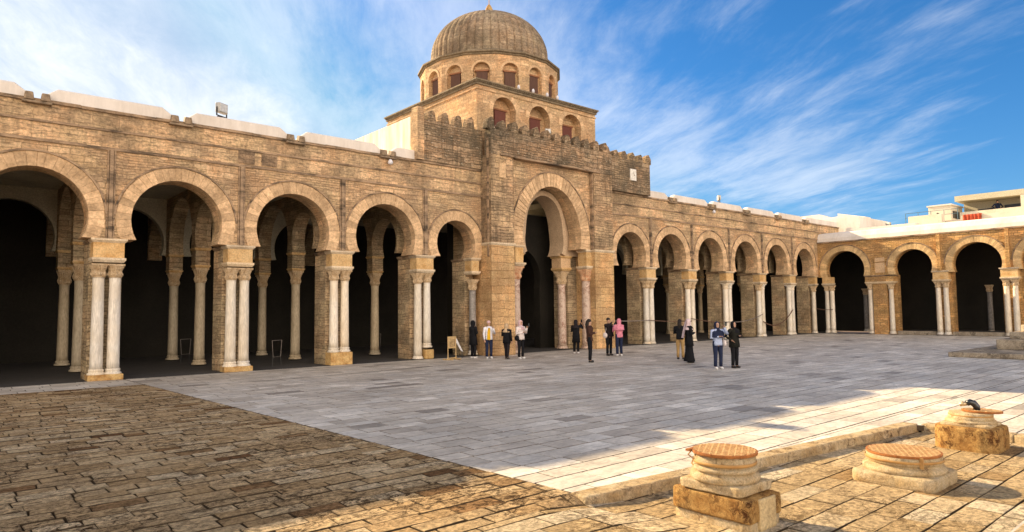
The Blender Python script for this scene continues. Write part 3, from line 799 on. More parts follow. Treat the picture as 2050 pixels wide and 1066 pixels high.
# ------------------------------------------------------------ entrance porch
PO = empty('entrance_porch', (0, 0, 0), label='tall crenellated stone porch with a high horseshoe archway in the middle of the arcade', cat='porch')
XC = 23.66
TP = Tmain(24.40)
for (a, b) in ((19.45, 20.85), (26.5, 27.98)):
    mb = MB()
    mb.box(a, b, 24.15, 25.6, 0.0, 5.14)
    mb.build('buttress', 'pier_stone', PO)
    mb = MB(); mb.box(a, b, 24.15, 25.6, 5.25, 9.42); mb.build('buttress', 'buttress_stone', PO)
    flared('abacus', 'abacus_stone', PO, Tmain(0), a + .005, b - .005, 24.155, 25.6, 5.12, 5.26, 0.06)
    MB().box(a + 0.02, b - 0.02, 25.6, 27.2, 0.0, 7.3).build('brick_pier', 'inner_brick', PO)
arch_wall(TP, 20.85, 26.5, 5.25, 9.42, XC, 5.85, 2.05, 0.0, 0.9, 'arcade_wall', 'facade_stone', PO, point=0.45)
ring(TP, XC, 5.85, 2.046, 2.72, -0.03, 0.4, 5.25, 'arch', 'voussoir_stone', PO, point=0.45, nb=44, gap=0.02)
arc_band(TP, XC, 5.85, 2.74, 2.80, -0.05, 0.02, 0.0, 'arch_moulding', 'moulding_stone', PO, point=0.45)
# inner order
T2 = Tmain(25.35)
XI = 23.8
arch_wall(T2, 20.85, 26.5, 4.95, 9.4, XI, 5.65, 1.36, 0.0, 0.85, 'inner_arch', 'order_plaster', PO, point=1.0)
for (a, b) in ((20.85, 21.9), (25.85, 26.5)): block('brick_pier', 'inner_brick', PO, T2, a, b, 0.2, 1.3, 0.0, 4.9)
arc_band(T2, XI, 5.65, 1.36, 1.62, -0.2, 0.0, -0.45, 'inner_arch_moulding', 'order_plaster', PO, point=1.0)
T3 = Tmain(27.2)
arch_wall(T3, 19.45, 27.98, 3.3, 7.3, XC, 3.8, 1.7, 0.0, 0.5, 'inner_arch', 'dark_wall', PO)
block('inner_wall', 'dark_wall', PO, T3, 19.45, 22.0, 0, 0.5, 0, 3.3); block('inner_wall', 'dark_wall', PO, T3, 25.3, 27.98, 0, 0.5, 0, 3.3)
for s_ in (-1, 1):
    x = XC + s_ * 2.64 + (0.36 if s_ < 0 else 0.06)
    block('impost_block', 'impost_stone', PO, TP, min(x - .26, x + .26), x + .26, 0.0, 0.62, 4.52, 5.12)
    flared('abacus', 'abacus_stone', PO, TP, x - .27, x + .27, -0.01, 0.63, 5.12, 5.25, 0.06)
    block('impost_block', 'impost_stone', PO, TP, x - .25, x + (.25), 0.0, 0.6, 4.39, 4.52)
    flared('abacus', 'abacus_stone', PO, TP, x - .27, x + .27, -0.02, 0.62, 4.22, 4.39, 0.08)
    place(P_portal, PO, x, 24.72)
    x2 = XI + s_ * 1.72
    block('impost_block', 'niche_plaster', PO, T2, x2 - .36, x2 + .36, 0.02, 0.72, 4.32, 4.82)
    flared('abacus', 'impost_stone', PO, T2, x2 - .36, x2 + .36, 0.02, 0.72, 4.82, 4.95, 0.07)
    flared('abacus', 'impost_stone', PO, T2, x2 - .30, x2 + .30, 0.02, 0.7, 4.15, 4.32, 0.08)
    place(P_portal2, PO, x2, 25.72)
# drip string and upper crenellated wall
mb = MB(); x = 20.0
while x < 27.0:
    l = random.uniform(0.5, 1.0); j = random.uniform(-0.01, 0.01)
    mb.box(x, min(x + l, 27.0) - 0.004, 24.06 - j, 24.4, 9.40 + j, 9.49 + j); x += l
mb.build('string_course', 'moulding_stone', PO)
mb = MB()
mb.box(15.85, 19.45, 24.78, 25.15, 8.76, 10.62)
mb.box(19.45, 27.98, 24.145, 24.60, 9.425, 10.64)
mb.box(27.98, 31.95, 24.62, 25.1, 8.76, 10.66)
mb.build('crenellated_wall', 'weathered_stone', PO)
MB().box(15.80, 16.14, 24.70, 25.2, 8.76, 11.12).build('corner_post', 'facade_stone', PO)
MB().box(19.40, 19.449, 24.3, 24.4, 4.6, 10.2).build('dark_edge_strip', 'moulding_stone', PO)  # dark strip added for the shadowed, dirty edge of the buttress return
MB().box(26.42, 26.499, 24.20, 24.38, 5.26, 9.38).build('dark_edge_strip', 'moulding_stone', PO)  # same dark strip for the right buttress's shadowed, dirty return
def merlon(x, y, w, h, z, d=0.36):
    mb = MB()
    j = lambda: random.uniform(-0.035, 0.035)
    pts = [(-w / 2 - .03, 0), (w / 2 + .03, 0), (w / 2 + j(), h * 0.55), (w / 2 * 0.72 + j(), h * 0.80), (0.04 + j(), h + j()), (-w / 2 * 0.7 + j(), h * 0.82), (-w / 2 + j(), h * 0.55)]
    mb.prism(pts, 0, d, lambda p, q, dd: (x + p, y + dd, z + q))
    mb.build('merlon', 'weathered_stone', PO, bevel=0.03)
mx = 16.62
while mx < 31.9:
    y = 24.80 if mx < 19.4 else (24.17 if mx < 28.0 else 24.65)
    z = 10.61 if mx < 19.4 else 10.63
    merlon(mx, y, 0.42, random.uniform(0.50, 0.60), z, random.uniform(0.34, 0.42)); mx += 0.727
block('roof', 'white_plaster', PO, Tmain(0), 16.0, 31.8, 25.15, 35.0, 8.9, 9.3)
sw = MB().box(15.93, 16.2, 25.2, 31.2, 8.62, 10.84); sw.build('side_wall', 'streaked_plaster', PO)
MB().box(31.5, 31.85, 25.1, 31.2, 8.62, 10.5).build('side_wall', 'streaked_plaster', PO)
MB().box(15.9, 16.14, 25.2, 25.45, 8.7, 10.95).build('brick_edge', 'facade_stone', PO)
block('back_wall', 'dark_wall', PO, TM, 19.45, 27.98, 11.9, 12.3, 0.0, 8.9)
block('ceiling', 'ceiling_plaster', PO, TM, 19.45, 27.98, 2.9, 11.9, 7.3, 7.45)
# plaque on the right-hand wall, blocked loophole on the left
pq = empty('wall_plaque', (30.4, 24.6, 9.85), label='small white marble plaque set high in the porch wall on the right', cat='plaque')
MB().box(-0.30, 0.22, -0.03, 0.02, -0.36, 0.30).build('slab', 'plaque_marble', pq)
MB().box(-0.02, 0.10, -0.045, -0.031, -0.06, -0.02).add(*( [( -0.03,-0.045,0.0),(0.0,-0.045,0.0),(0.0,-0.045,0.12),(-0.03,-0.045,0.12)], [(0,1,2,3)] )).build('carving', 'inscription', pq)
MB().box(19.95, 20.35, 24.12, 24.149, 8.35, 9.05).build('blocked_loophole', 'voussoir_stone', PO)

# ------------------------------------------------------------ domed tower
DT = empty('domed_tower', (XC, 29.4, 9.0), label='brick tower with a ribbed brown dome rising behind the porch', cat='dome')
def L(mbv): return mbv
def loc(o): return o
DX, DY = XC, 29.4; HW = 4.2
inv = Vector((DX, DY, 9.0))
def dbuild(mb, *a, **k):
    mb.v = [(p[0] - inv.x, p[1] - inv.y, p[2] - inv.z) for p in mb.v]
    return mb.build(*a, **k)
dbuild(MB().box(DX - HW, DX + HW, DY - HW + 0.45, DY + HW, 9.0, 13.02), 'base_walls', 'tower_brick', DT)
def TD(u, d, z): return (u - inv.x, DY - HW + d - inv.y, z - inv.z)
wcs = (21.22, 23.60, 25.98)
edges = [DX - HW, 22.42, 24.80, DX + HW]
for k, uc in enumerate(wcs):
    arch_wall(TD, edges[k], edges[k + 1], 11.94, 13.02, uc, 11.95, 0.74, 0.0, 0.449, 'front_wall', 'tower_brick', DT)
    # the strip of wall below the springing is part of the arch panel's own jambs
    for (a, b) in ((edges[k], uc - 0.735), (uc + 0.735, edges[k + 1])):
        MB().box(a - inv.x, b - inv.x, -HW + 0.001, -HW + 0.449, 0.0, 2.94).build('front_wall', 'tower_brick', DT)
    ring(TD, uc, 11.95, 0.742, 1.0, -0.02, 0.1, 11.95, 'arch', 'voussoir_stone', DT, nb=22)
    w = MB().box(uc - 0.36 - inv.x, uc + 0.36 - inv.x, -HW + 0.36, -HW + 0.44, 11.9 - 9 - 1.3, 12.10 - 9)
    fr = w.build('window', 'red_shutter', DT)
    MB().box(uc - 0.44 - inv.x, uc + 0.44 - inv.x, -HW + 0.32, -HW + 0.445, 3.10, 3.18).build('lintel', 'shutter_frame', fr)
def eave_square():
    mb = MB()
    h2 = HW + 0.10
    mb.box(DX - h2 + 0.03, DX + h2 - .03, DY - h2 + .03, DY + h2 - .03, 13.02, 13.12)
    # dentil teeth
    x = DX - h2
    while x < DX + h2 - 0.05:
        mb.box(x, x + 0.06, DY - h2 - 0.03, DY - h2 + 0.1, 13.12, 13.2); mb.box(DX - h2 - 0.03, DX - h2 + 0.1, x - DX + DY, x - DX + DY + 0.06, 13.12, 13.2)
        x += 0.12
    h3 = HW + 0.16
    mb.box(DX - h3, DX + h3, DY - h3, DY + h3, 13.2, 13.27)
    vs = [(DX - h3, DY - h3, 13.27), (DX + h3, DY - h3, 13.27), (DX + h3, DY + h3, 13.27), (DX - h3, DY + h3, 13.27),
          (DX - 3.8, DY - 3.8, 13.42), (DX + 3.8, DY - 3.8, 13.42), (DX + 3.8, DY + 3.8, 13.42), (DX - 3.8, DY + 3.8, 13.42)]
    mb.add(vs, [(0, 1, 5, 4), (1, 2, 6, 5), (2, 3, 7, 6), (3, 0, 4, 7), (4, 5, 6, 7)])
    dbuild(mb, 'cornice', 'dark_eave', DT)
    mb = MB(); mb.box(DX - HW - 0.045, DX + HW + .045, DY - HW - .045, DY + HW + .045, 12.80, 12.87)
    dbuild(mb, 'string_course', 'tower_brick', DT)
eave_square()
RD = 3.86
side = 2 * RD * math.tan(PI / 16)
for k in range(16):
    a = -PI / 2 + k * PI / 8
    nx, ny = math.cos(a), math.sin(a); tx, ty = -ny, nx
    def TK(u, d, z, nx=nx, ny=ny, tx=tx, ty=ty):
        return (nx * (RD - d) + tx * u * (1 - 0 * d / RD), ny * (RD - d) + ty * u, z - 9.0)
    hs = side / 2
    arch_wall(TK, -hs, hs, 14.25, 15.28, 0, 14.42, 0.44, 0.0, 0.30, 'drum_wall', 'tower_brick', DT, seg=18)
    mb = MB()
    for (p, q) in ((-hs, -0.44), (0.44, hs)):
        mb.hexa([TK(p, 0.001, 13.3), TK(q, 0.001, 13.3), TK(q, 0.3, 13.3), TK(p, 0.3, 13.3), TK(p, 0.001, 14.26), TK(q, 0.001, 14.26), TK(q, 0.3, 14.26), TK(p, 0.3, 14.26)])
    mb.hexa([TK(-hs, 0.22, 13.3), TK(hs, 0.22, 13.3), TK(hs, 0.34, 13.3), TK(-hs, 0.34, 13.3), TK(-hs, 0.22, 15.2), TK(hs, 0.22, 15.2), TK(hs, 0.34, 15.2), TK(-hs, 0.34, 15.2)])
    mb.build('drum_wall', 'tower_brick', DT)
    arc_band(TK, 0, 14.42, 0.46, 0.56, -0.025, 0.05, 0.0, 'arch_moulding', 'niche_plaster', DT, seg=14)
    wv = [TK(u, d, z) for z in (13.42, 14.42) for (u, d) in ((-0.29, 0.14), (0.29, 0.14), (0.29, 0.219), (-0.29, 0.219))]
    win = MB().hexa(wv).build('window', 'brown_shutter', DT)
    wv = [TK(u, d, z) for z in (14.42, 14.50) for (u, d) in ((-0.36, 0.10), (0.36, 0.10), (0.36, 0.219), (-0.36, 0.219))]
    MB().hexa(wv).build('lintel', 'shutter_frame', win)
mb = MB()
R1 = RD / math.cos(PI / 16)
mb.lathe([(R1 - 0.02, 15.26), (R1 + 0.06, 15.29), (R1 + 0.06, 15.36), (R1 + 0.15, 15.39), (R1 + 0.15, 15.47), (3.34, 15.80)], c=(DX, DY, 0), seg=16, phase=PI / 16, cap=False)
for k in range(110):
    a = 2 * PI * k / 110; q = (a + PI / 16) % (PI / 8) - PI / 16
    rr = RD / math.cos(q) + 0.05
    mb.lathe([(0.035, 15.30), (0.035, 15.39)], c=(DX + rr * math.cos(a), DY + rr * math.sin(a), 0), seg=4)
dbuild(mb, 'drum_eave', 'dark_eave', DT)
prof = []
for i in range(33):
    k = i / 32
    if k < 0.14: prof.append((3.33 + 0.02 * math.sin(k / 0.14 * PI), 15.55 + 0.9 * k / 0.14 * 0.9))
    else:
        t = (k - 0.14) / 0.86 * PI / 2
        prof.append((3.33 * math.cos(t) ** 0.94 if t < PI / 2 - 1e-4 else 0.05, 16.36 + 2.58 * math.sin(t)))
def flute(r, z, a):
    k = min(1.0, r / 3.3)
    return r * (0.976 + 0.028 * abs(math.sin(24 * a)) ** 0.45)
mb = MB().lathe(prof, c=(DX, DY, 0), seg=384, fn=flute)
dbuild(mb, 'dome', 'dome_brick', DT)
mb = MB().lathe([(0.34, 18.86), (0.28, 19.00), (0.11, 19.06), (0.15, 19.14), (0.22, 19.28), (0.21, 19.42), (0.12, 19.60), (0.06, 19.68), (0.025, 19.72), (0.022, 20.3)], c=(DX, DY, 0), seg=16)
dbuild(mb, 'finial', 'plinth_stone', DT, smooth=True)
for (x, lb) in ((22.15, 'leftmost'), (23.15, 'second from left'), (24.15, 'third from left'), (24.9, 'rightmost')):
    t = empty('lamp', (x, DY - HW - 0.02, 13.28), label='tiny white lamp on the square cornice below the drum, %s of four' % lb, cat='lamp', group='small lamps on the tower cornice')
    MB().lathe([(0.05, 0), (0.05, 0.05), (0.07, 0.07), (0.08, 0.14), (0.05, 0.22), (0.02, 0.25)], seg=10).build('lamp_head', 'cloth_white', t, smooth=True)

# ------------------------------------------------------------ side gallery
XS = 53.6
TS0 = Tside(XS)
SG = empty('side_gallery', (0, 0, 0), label='sunlit brick arcade with horseshoe arches closing the courtyard on the right', cat='arcade')
sbays = [(20.35, 24.9, 22.85, 1.50), (16.3, 20.35, 18.05, 1.28), (12.3, 16.3, 14.1, 1.46), (8.2, 12.3, 10.2, 1.46), (4.1, 8.2, 6.1, 1.46), (0.0, 4.1, 2.0, 1.46)]
for (ua, ub, uc, r) in sbays:
    arch_wall(TS0, ua, ub, 4.42, 7.12, uc, 4.93, r, 0.0, 0.8, 'arcade_wall', 'lit_stone', SG)
    ring(TS0, uc, 4.93, r - 0.004, r + 0.40, -0.022, 0.3, 4.42, 'arch', 'voussoir_lit', SG, nb=36)
    arc_band(TS0, uc, 4.93, r + 0.42, r + 0.48, -0.05, 0.02, 0.06, 'arch_moulding', 'moulding_stone', SG)
mb = MB(); y = 0.0
while y < 24.85:
    l = min(random.uniform(0.6, 1.3), 24.9 - y); j = random.uniform(-0.006, 0.006)
    mb.box(XS - 0.09 - j, XS + 0.9, y + 0.003, y + l - 0.003, 7.12 + j, 7.22 + j); y += l
mb.build('string_course', 'moulding_stone', SG)
# sloping white coping
mb = MB(); vs = []
for y in (0.0, 24.9):
    vs += [(XS + 0.02, y, 7.22), (XS + 0.06, y, 7.50), (XS + 0.25, y, 7.86), (XS + 0.5, y, 7.96), (XS + 0.9, y, 7.96), (XS + 1.2, y, 7.22)]
mb.add(vs, [(0, 1, 2, 3, 4, 5), (6, 7, 8, 9, 10, 11)] + [(i, (i + 1) % 6, 6 + (i + 1) % 6, 6 + i) for i in range(6)])
mb.build('parapet', 'white_plaster', SG)
MB().box(XS + 0.8, XS + 6.4, 0.0, 24.9, 6.95, 7.6).build('roof', 'white_plaster', SG)
MB().box(XS + 6.0, XS + 6.4, -9.0, 37.0, 0.0, 7.55).build('back_wall', 'dark_wall', SG)
MB().box(XS + 3.7, XS + 6.4, 25.8, 37.0, 7.3, 7.55).build('roof', 'white_plaster', SG)
for u in (16.3, 12.3, 8.2, 4.1):
    MB().box(XS - 0.20, XS - 0.001, u - 0.11, u + 0.11, 4.56, 7.11).build('pilaster_strip', 'lit_stone', SG)
    pier(SG, TS0, u, 'none', proto=P_side, mats=('lit_stone', 'lit_stone'), hw=0.5)
# wide pier with blind niche near the corner
block('impost_block', 'lit_stone', SG, TS0, 19.35, 21.35, 0.0, 0.7, 3.93, 4.30)
flared('abacus', 'moulding_stone', SG, TS0, 19.36, 21.34, 0.0, 0.7, 4.30, 4.42, 0.06)
flared('abacus', 'abacus_stone', SG, TS0, 19.38, 21.32, 0.0, 0.7, 3.78, 3.93, 0.05)
block('brick_pier', 'lit_stone', SG, TS0, 19.85, 20.85, 0.05, 0.75, 0.0, 3.78)
block('brick_pier', 'lit_stone', SG, TS0, 19.38, 21.32, 0.75, 1.4, 0.0, 4.42)
place(P_side, SG, XS + 0.2, 21.08); place(P_side, SG, XS + 0.2, 19.62)
arc_band(TS0, 20.25, 5.75, 0.36, 0.44, -0.04, 0.02, 0.0, 'niche', 'lit_stone', SG, seg=16)
block('niche', 'niche_plaster', SG, TS0, 19.9, 20.6, -0.012, 0.01, 4.6, 5.72)
for uu in (19.83, 20.60): block('niche', 'lit_stone', SG, TS0, uu, uu + 0.07, -0.04, 0.01, 4.6, 5.74)
block('niche', 'lit_stone', SG, TS0, 19.83, 20.67, -0.04, 0.01, 5.36, 5.42)
for (ya, yb) in ((12.8, 15.8), (16.8, 19.35), (8.7, 11.8)): block('step', 'step_stone', SG, TS0, ya, yb, 0.3, 1.2, 0.0, 0.26)
# two small columns beside the corner
for y in (24.35, 23.95): place(P_side, SG, XS + 0.2, y)
block('impost_block', 'impost_stone', SG, TS0, 23.85, 24.6, 0.0, 0.5, 3.93, 4.42)
flared('abacus', 'abacus_stone', SG, TS0, 23.87, 24.6, 0.0, 0.5, 3.78, 3.93, 0.05)
for y in (23.2, 14.6): place(P_grey, SG, XS + 4.6, y)

# ------------------------------------------------------------ buildings behind the side gallery
b1 = empty('house', (66, 12, 7), label='beige flat-roofed house with a shaded terrace, tallest building at the right edge', cat='house')
def lb(parent, o, name, mat, x0, x1, y0, y1, z0, z1, **k):
    return MB().box(x0 - o[0], x1 - o[0], y0 - o[1], y1 - o[1], z0 - o[2], z1 - o[2]).build(name, mat, parent, **k)
o1 = (66, 12, 7)
MB().add([(-0.7, 6.5, 3.85), (-0.7, -8, 3.75), (7, -8, 3.75), (7, 6.5, 3.85), (-0.7, 6.5, 4.3), (-0.7, -8, 4.25), (7, -8, 4.25), (7, 6.5, 4.3)], [(0, 1, 2, 3), (4, 5, 6, 7), (0, 1, 5, 4), (2, 3, 7, 6), (1, 2, 6, 5), (0, 3, 7, 4)]).build('roof', 'beige_render', b1)
lb(b1, o1, 'wall', 'beige_render', 67.0, 73, 4, 18.3, 7.0, 10.86)
lb(b1, o1, 'terrace_wall', 'cream_render', 65.4, 65.8, 4, 18.2, 7.0, 9.9)
lb(b1, o1, 'window', 'window_dark', 66.93, 67.0, 14.2, 15.4, 9.75, 10.35)
lb(b1, o1, 'window', 'window_dark', 66.93, 67.0, 16.0, 17.3, 9.6, 10.2)
lb(b1, o1, 'corner_pillar', 'cream_render', 65.3, 65.8, 13.4, 13.95, 7.0, 10.85)
b2 = empty('house', (64, 18.9, 7), label='small cream rooftop room beside the beige house', cat='house')
o2 = (64, 18.9, 7)
lb(b2, o2, 'wall', 'cream_render', 64, 67, 18.45, 20.1, 7, 10.45); lb(b2, o2, 'roof', 'white_plaster', 63.9, 67.1, 18.35, 20.2, 10.45, 10.56)
lb(b2, o2, 'window', 'window_dark', 64.5, 66.5, 18.40, 18.449, 9.4, 10.0)
b3 = empty('house', (61, 20, 7), label='low cream parapet wall and terrace above the right-hand gallery roof', cat='terrace')
o3 = (61, 20, 7)
lb(b3, o3, 'wall', 'cream_render', 61.0, 61.4, 4.0, 16.9, 7, 9.1); lb(b3, o3, 'wall', 'cream_render', 60.2, 60.9, 18.0, 20.4, 7, 9.35)
lb(b3, o3, 'wall', 'cream_render', 61.0, 61.3, 16.9, 23.5, 7, 8.85); lb(b3, o3, 'terrace_floor', 'cream_render', 61.4, 66, 4, 23, 7, 8.6)
b4 = empty('house', (60, 26, 7), label='white plastered upper building behind the corner where the two arcades meet', cat='house')
o4 = (60, 26, 7)
lb(b4, o4, 'wall', 'white_plaster', 57.8, 64.0, 23.3, 31, 7, 9.55)
mb = MB(); mb.prism([(26.5, 9.55), (23.3, 9.55), (23.3, 9.62), (25.6, 10.15), (25.6, 9.9), (26.2, 9.85), (27.2, 10.25), (31, 10.25), (31, 9.55)], 0, 1.0, lambda p, q, d: (59.2 + d - 60, p - 26, q - 7))
mb.build('parapet', 'white_plaster', b4)
lb(b4, o4, 'terrace', 'white_plaster', 56.0, 62.0, 18.5, 23.3, 7, 8.35)
rl = empty('railing', (62, 19.6, 8.85), label='thin blue grey metal railing on the terrace behind the side gallery', cat='railing')
for k in range(5): MB().tube([(0, 1.6 - k * 0.95, 0), (0, 1.6 - k * 0.95, 1.0)], 0.025, 6).build('post', 'rail_blue', rl)
for z in (1.0, 0.62): MB().tube([(0, 1.65, z), (0, -2.3, z)], 0.022, 6).build('rail', 'rail_blue', rl)
cl = MB(); vs = []
nn = 14
for i in range(nn + 1):
    y = 15.5 + 1.25 * i / nn; w = 0.035 * math.sin(i * 2.3)
    vs += [(60.90 + w, y, 9.16), (60.86 + w, y, 9.07), (60.84 + w * 1.4, y, 8.46), (60.875 + w * 1.4, y, 8.46), (60.895 + w, y, 9.06), (60.99, y, 9.13)]
cl.add(vs, [(i * 6 + k, i * 6 + (k + 1) % 6, (i + 1) * 6 + (k + 1) % 6, (i + 1) * 6 + k) for i in range(nn) for k in range(6)])
cl.build('blanket', 'cloth_red', label='red blanket hung over the cream terrace wall to dry', cat='blanket')
# satellite dish on terrace
dsh = empty('satellite_dish', (61.6, 18.6, 9.2), 0.4, label='dark dish aerial leaning on the terrace left of the red blanket', cat='dish')
MB().lathe([(0.02, -0.12), (0.2, -0.09), (0.36, 0.0), (0.42, 0.06), (0.40, 0.07), (0.2, -0.05), (0.02, -0.08)], seg=18).build('dish', 'dark_metal', dsh, smooth=True).rotation_euler = (0.9, -1.0, 0)
MB().tube([(0, 0, -0.6), (0, 0, 0)], 0.03, 6).build('stand', 'dark_metal', dsh)

# ------------------------------------------------------------ floodlights
def floodlight(loc, rz, s, label):
    t = empty('floodlight', loc, rz, label=label, cat='floodlight')
    MB().box(-0.30 * s, 0.30 * s, -0.12 * s, 0.14 * s, 0.16 * s, 0.66 * s).build('lamp_housing', 'grey_metal', t, bevel=0.03 * s)
    MB().box(-0.25 * s, 0.25 * s, -0.15 * s, -0.122 * s, 0.21 * s, 0.61 * s).build('lens', 'lamp_glass', t)
    mb = MB()
    for k in (-1, 1): mb.box(k * 0.33 * s - 0.02 * s, k * 0.33 * s + 0.02 * s, -0.03 * s, 0.03 * s, 0.0, 0.42 * s)
    mb.box(-0.34 * s, 0.34 * s, -0.03 * s, 0.03 * s, -0.02 * s, 0.02 * s); mb.build('bracket', 'dark_metal', t)
    MB().box(-0.22 * s, 0.22 * s, -0.1 * s, 0.1 * s, -0.14 * s, -0.021 * s).build('ballast_box', 'dark_metal', t)
floodlight((7.72, 25.25, 9.29), 0.5, 0.72, 'large grey floodlight on the white parapet left of the porch')
floodlight((40.3, 25.3, 9.30), 0.8, 0.66, 'grey floodlight on the parapet right of the porch')
floodlight((23.75, 24.75, 11.1), -0.6, 0.5, 'floodlight perched behind the battlements below the dome')
floodlight((60.4, 22.0, 8.62), 1.2, 0.7, 'dark floodlight on the white roof above the corner of the courtyard')
for x, lbn in ((14.45, 'pale small lamp under the spouts beside the porch left'), (38.75, 'small lamp under a spout on the right arcade')):
    t = empty('wall_lamp', (x, 24.72, 8.42), label=lbn, cat='lamp')
    MB().lathe([(0.03, 0.12), (0.06, 0.10), (0.11, 0.0), (0.10, -0.06), (0.04, -0.10)], seg=12).build('lamp_head', 'cloth_white', t, smooth=True)
    MB().tube([(0, 0, 0.12), (0, 0.1, 0.2), (0, 0.18, 0.2)], 0.015, 6).build('bracket', 'dark_metal', t)

# ------------------------------------------------------------ stepped sundial platform
pf = empty('stepped_platform', (34, 8, 0), label='low stepped stone platform at the right edge of the courtyard', cat='platform')
for (x0, y1, z0, z1, m, nm) in ((31.5, 9.45, 0.0, 0.20, 'step_stone', 'step'), (34.6, 8.55, 0.20, 0.62, 'step_stone', 'step'), (35.2, 8.2, 0.62, 0.92, 'step_stone', 'step'), (35.8, 7.9, 0.92, 1.22, 'abacus_stone', 'top_slab')):
    MB().box(x0 - 34, x0 - 34 + (9 - (x0 - 31.5) * 1.6), -2.0 - 8 + (x0 - 31.5) * 0.6, y1 - 8, z0, z1).build(nm, m, pf, bevel=0.03)

# ------------------------------------------------------------ well heads made of reused column bases
def grating_lid(parent, r, loc=(0, 0, 0), rot=(0, 0, 0)):
    """round iron lid: sheet with a raised rim, crossed bars as its own piece"""
    mb = MB().lathe([(r, -0.022), (r * 1.01, -0.010), (r * 1.01, 0.006), (r * 0.955, 0.008), (r * 0.95, 0.0), (0.02, 0.001)], seg=44)
    lid = mb.build('lid', 'rust_iron', parent); lid.location = loc; lid.rotation_euler = rot
    mb = MB(); k = -r * 0.9
    while k < r * 0.92:
        h = math.sqrt(max(0, r * r * 0.90 - k * k))
        if h > 0.04:
            mb.box(k - 0.009, k + 0.009, -h, h, 0.0, 0.013)
            mb.box(-h, h, k - 0.007, k + 0.007, 0.0, 0.010)
        k += 0.062
    gr = mb.build('grating', 'rust_bar', lid); gr.rotation_euler = (0, 0, 0.5)
    return lid
def rough(mb, amp):
    import mathutils
    out = []
    for p in mb.v:
        n = mathutils.noise.noise_vector(Vector(p) * 6.0)
        out.append((p[0] + n.x * amp, p[1] + n.y * amp, p[2] + n.z * amp * 0.6))
    mb.v = out; return mb
def densebox(x0, x1, y0, y1, z0, z1, n=10, rnd=0.05, amp=0.008, chamfer=None):
    """subdivided block with rounded worn edges"""
    mb = MB(); cx, cy, cz = (x0 + x1) / 2, (y0 + y1) / 2, (z0 + z1) / 2
    hx, hy, hz = (x1 - x0) / 2, (y1 - y0) / 2, (z1 - z0) / 2
    def put(p):
        q = [max(-h + rnd, min(h - rnd, c)) for c, h in zip(p, (hx, hy, hz))]
        d = Vector(p) - Vector(q); L = d.length
        v = Vector(q) + (d.normalized() * min(L, rnd) if L > 1e-6 else d)
        return (v.x + cx, v.y + cy, v.z + cz)
    for ax in range(3):
        for sg in (-1, 1):
            vs = []
            for i in range(n + 1):
                for j in range(n + 1):
                    a = -1 + 2 * i / n; b = -1 + 2 * j / n
                    if ax == 0: p = (sg * hx, a * hy, b * hz)
                    elif ax == 1: p = (a * hx, sg * hy, b * hz)
                    else: p = (a * hx, b * hy, sg * hz)
                    vs.append(put(p))
            mb.add(vs, [(i * (n + 1) + j, (i + 1) * (n + 1) + j, (i + 1) * (n + 1) + j + 1, i * (n + 1) + j + 1) for i in range(n) for j in range(n)])
    rough(mb, amp)
    return mb
def weld(o):
    bm = bmesh.new(); bm.from_mesh(o.data); bmesh.ops.remove_doubles(bm, verts=bm.verts, dist=0.002)
    bmesh.ops.recalc_face_normals(bm, faces=bm.faces); bm.to_mesh(o.data); bm.free()
    for p in o.data.polygons: p.use_smooth = True
    return o
ZL = -0.12
# 1: nearest, tall, on a two-course block
w1 = empty('well_head', (6.42, 4.06, ZL), label='nearest stone well head, column base on a tall rough block with a rusty lid', cat='well')
weld(densebox(-0.31, 0.20, -0.46, 0.46, 0.09, 0.32, rnd=0.025, amp=0.014).build('block', 'well_block', w1))
weld(densebox(-0.29, 0.30, -0.44, 0.44, -0.02, 0.092, rnd=0.02, amp=0.014).build('foundation', 'well_stone', w1))
weld(densebox(-0.14, 0.17, -0.475, -0.40, 0.0, 0.31, rnd=0.01, amp=0.004).build('patch', 'well_patch', w1))
weld(densebox(0.19, 0.32, -0.455, 0.46, 0.09, 0.315, rnd=0.03, amp=0.010).build('block', 'well_block', w1))
weld(densebox(-0.31, 0.31, -0.36, 0.35, 0.325, 0.425, n=14, rnd=0.018, amp=0.008).build('base_slab', 'well_stone', w1))
mb = MB().lathe([(0.335, 0.42), (0.352, 0.435), (0.358, 0.465), (0.345, 0.495), (0.315, 0.503), (0.305, 0.512), (0.318, 0.522), (0.335, 0.535), (0.335, 0.555), (0.318, 0.568), (0.296, 0.573), (0.296, 0.584), (0.312, 0.59), (0.315, 0.60), (0.312, 0.69), (0.26, 0.69)], seg=48)
weld(rough(mb, 0.008).build('moulded_base', 'well_stone', w1))
MB().lathe([(0.320, 0.59), (0.324, 0.592), (0.324, 0.622), (0.320, 0.624)], seg=48, cap=False).build('iron_band', 'iron_band', w1, smooth=True)
grating_lid(w1, 0.335, (0, 0, 0.712))
MB().tube([(-0.20, 0.27, 0.70), (-0.245, 0.285, 0.66), (-0.22, 0.24, 0.62), (-0.235, 0.25, 0.57), (-0.25, 0.2, 0.545)], 0.008, 6).build('hinge', 'iron_band', w1)
MB().box(-0.27, -0.16, 0.25, 0.30, 0.70, 0.722).build('hinge', 'rust_iron', w1)
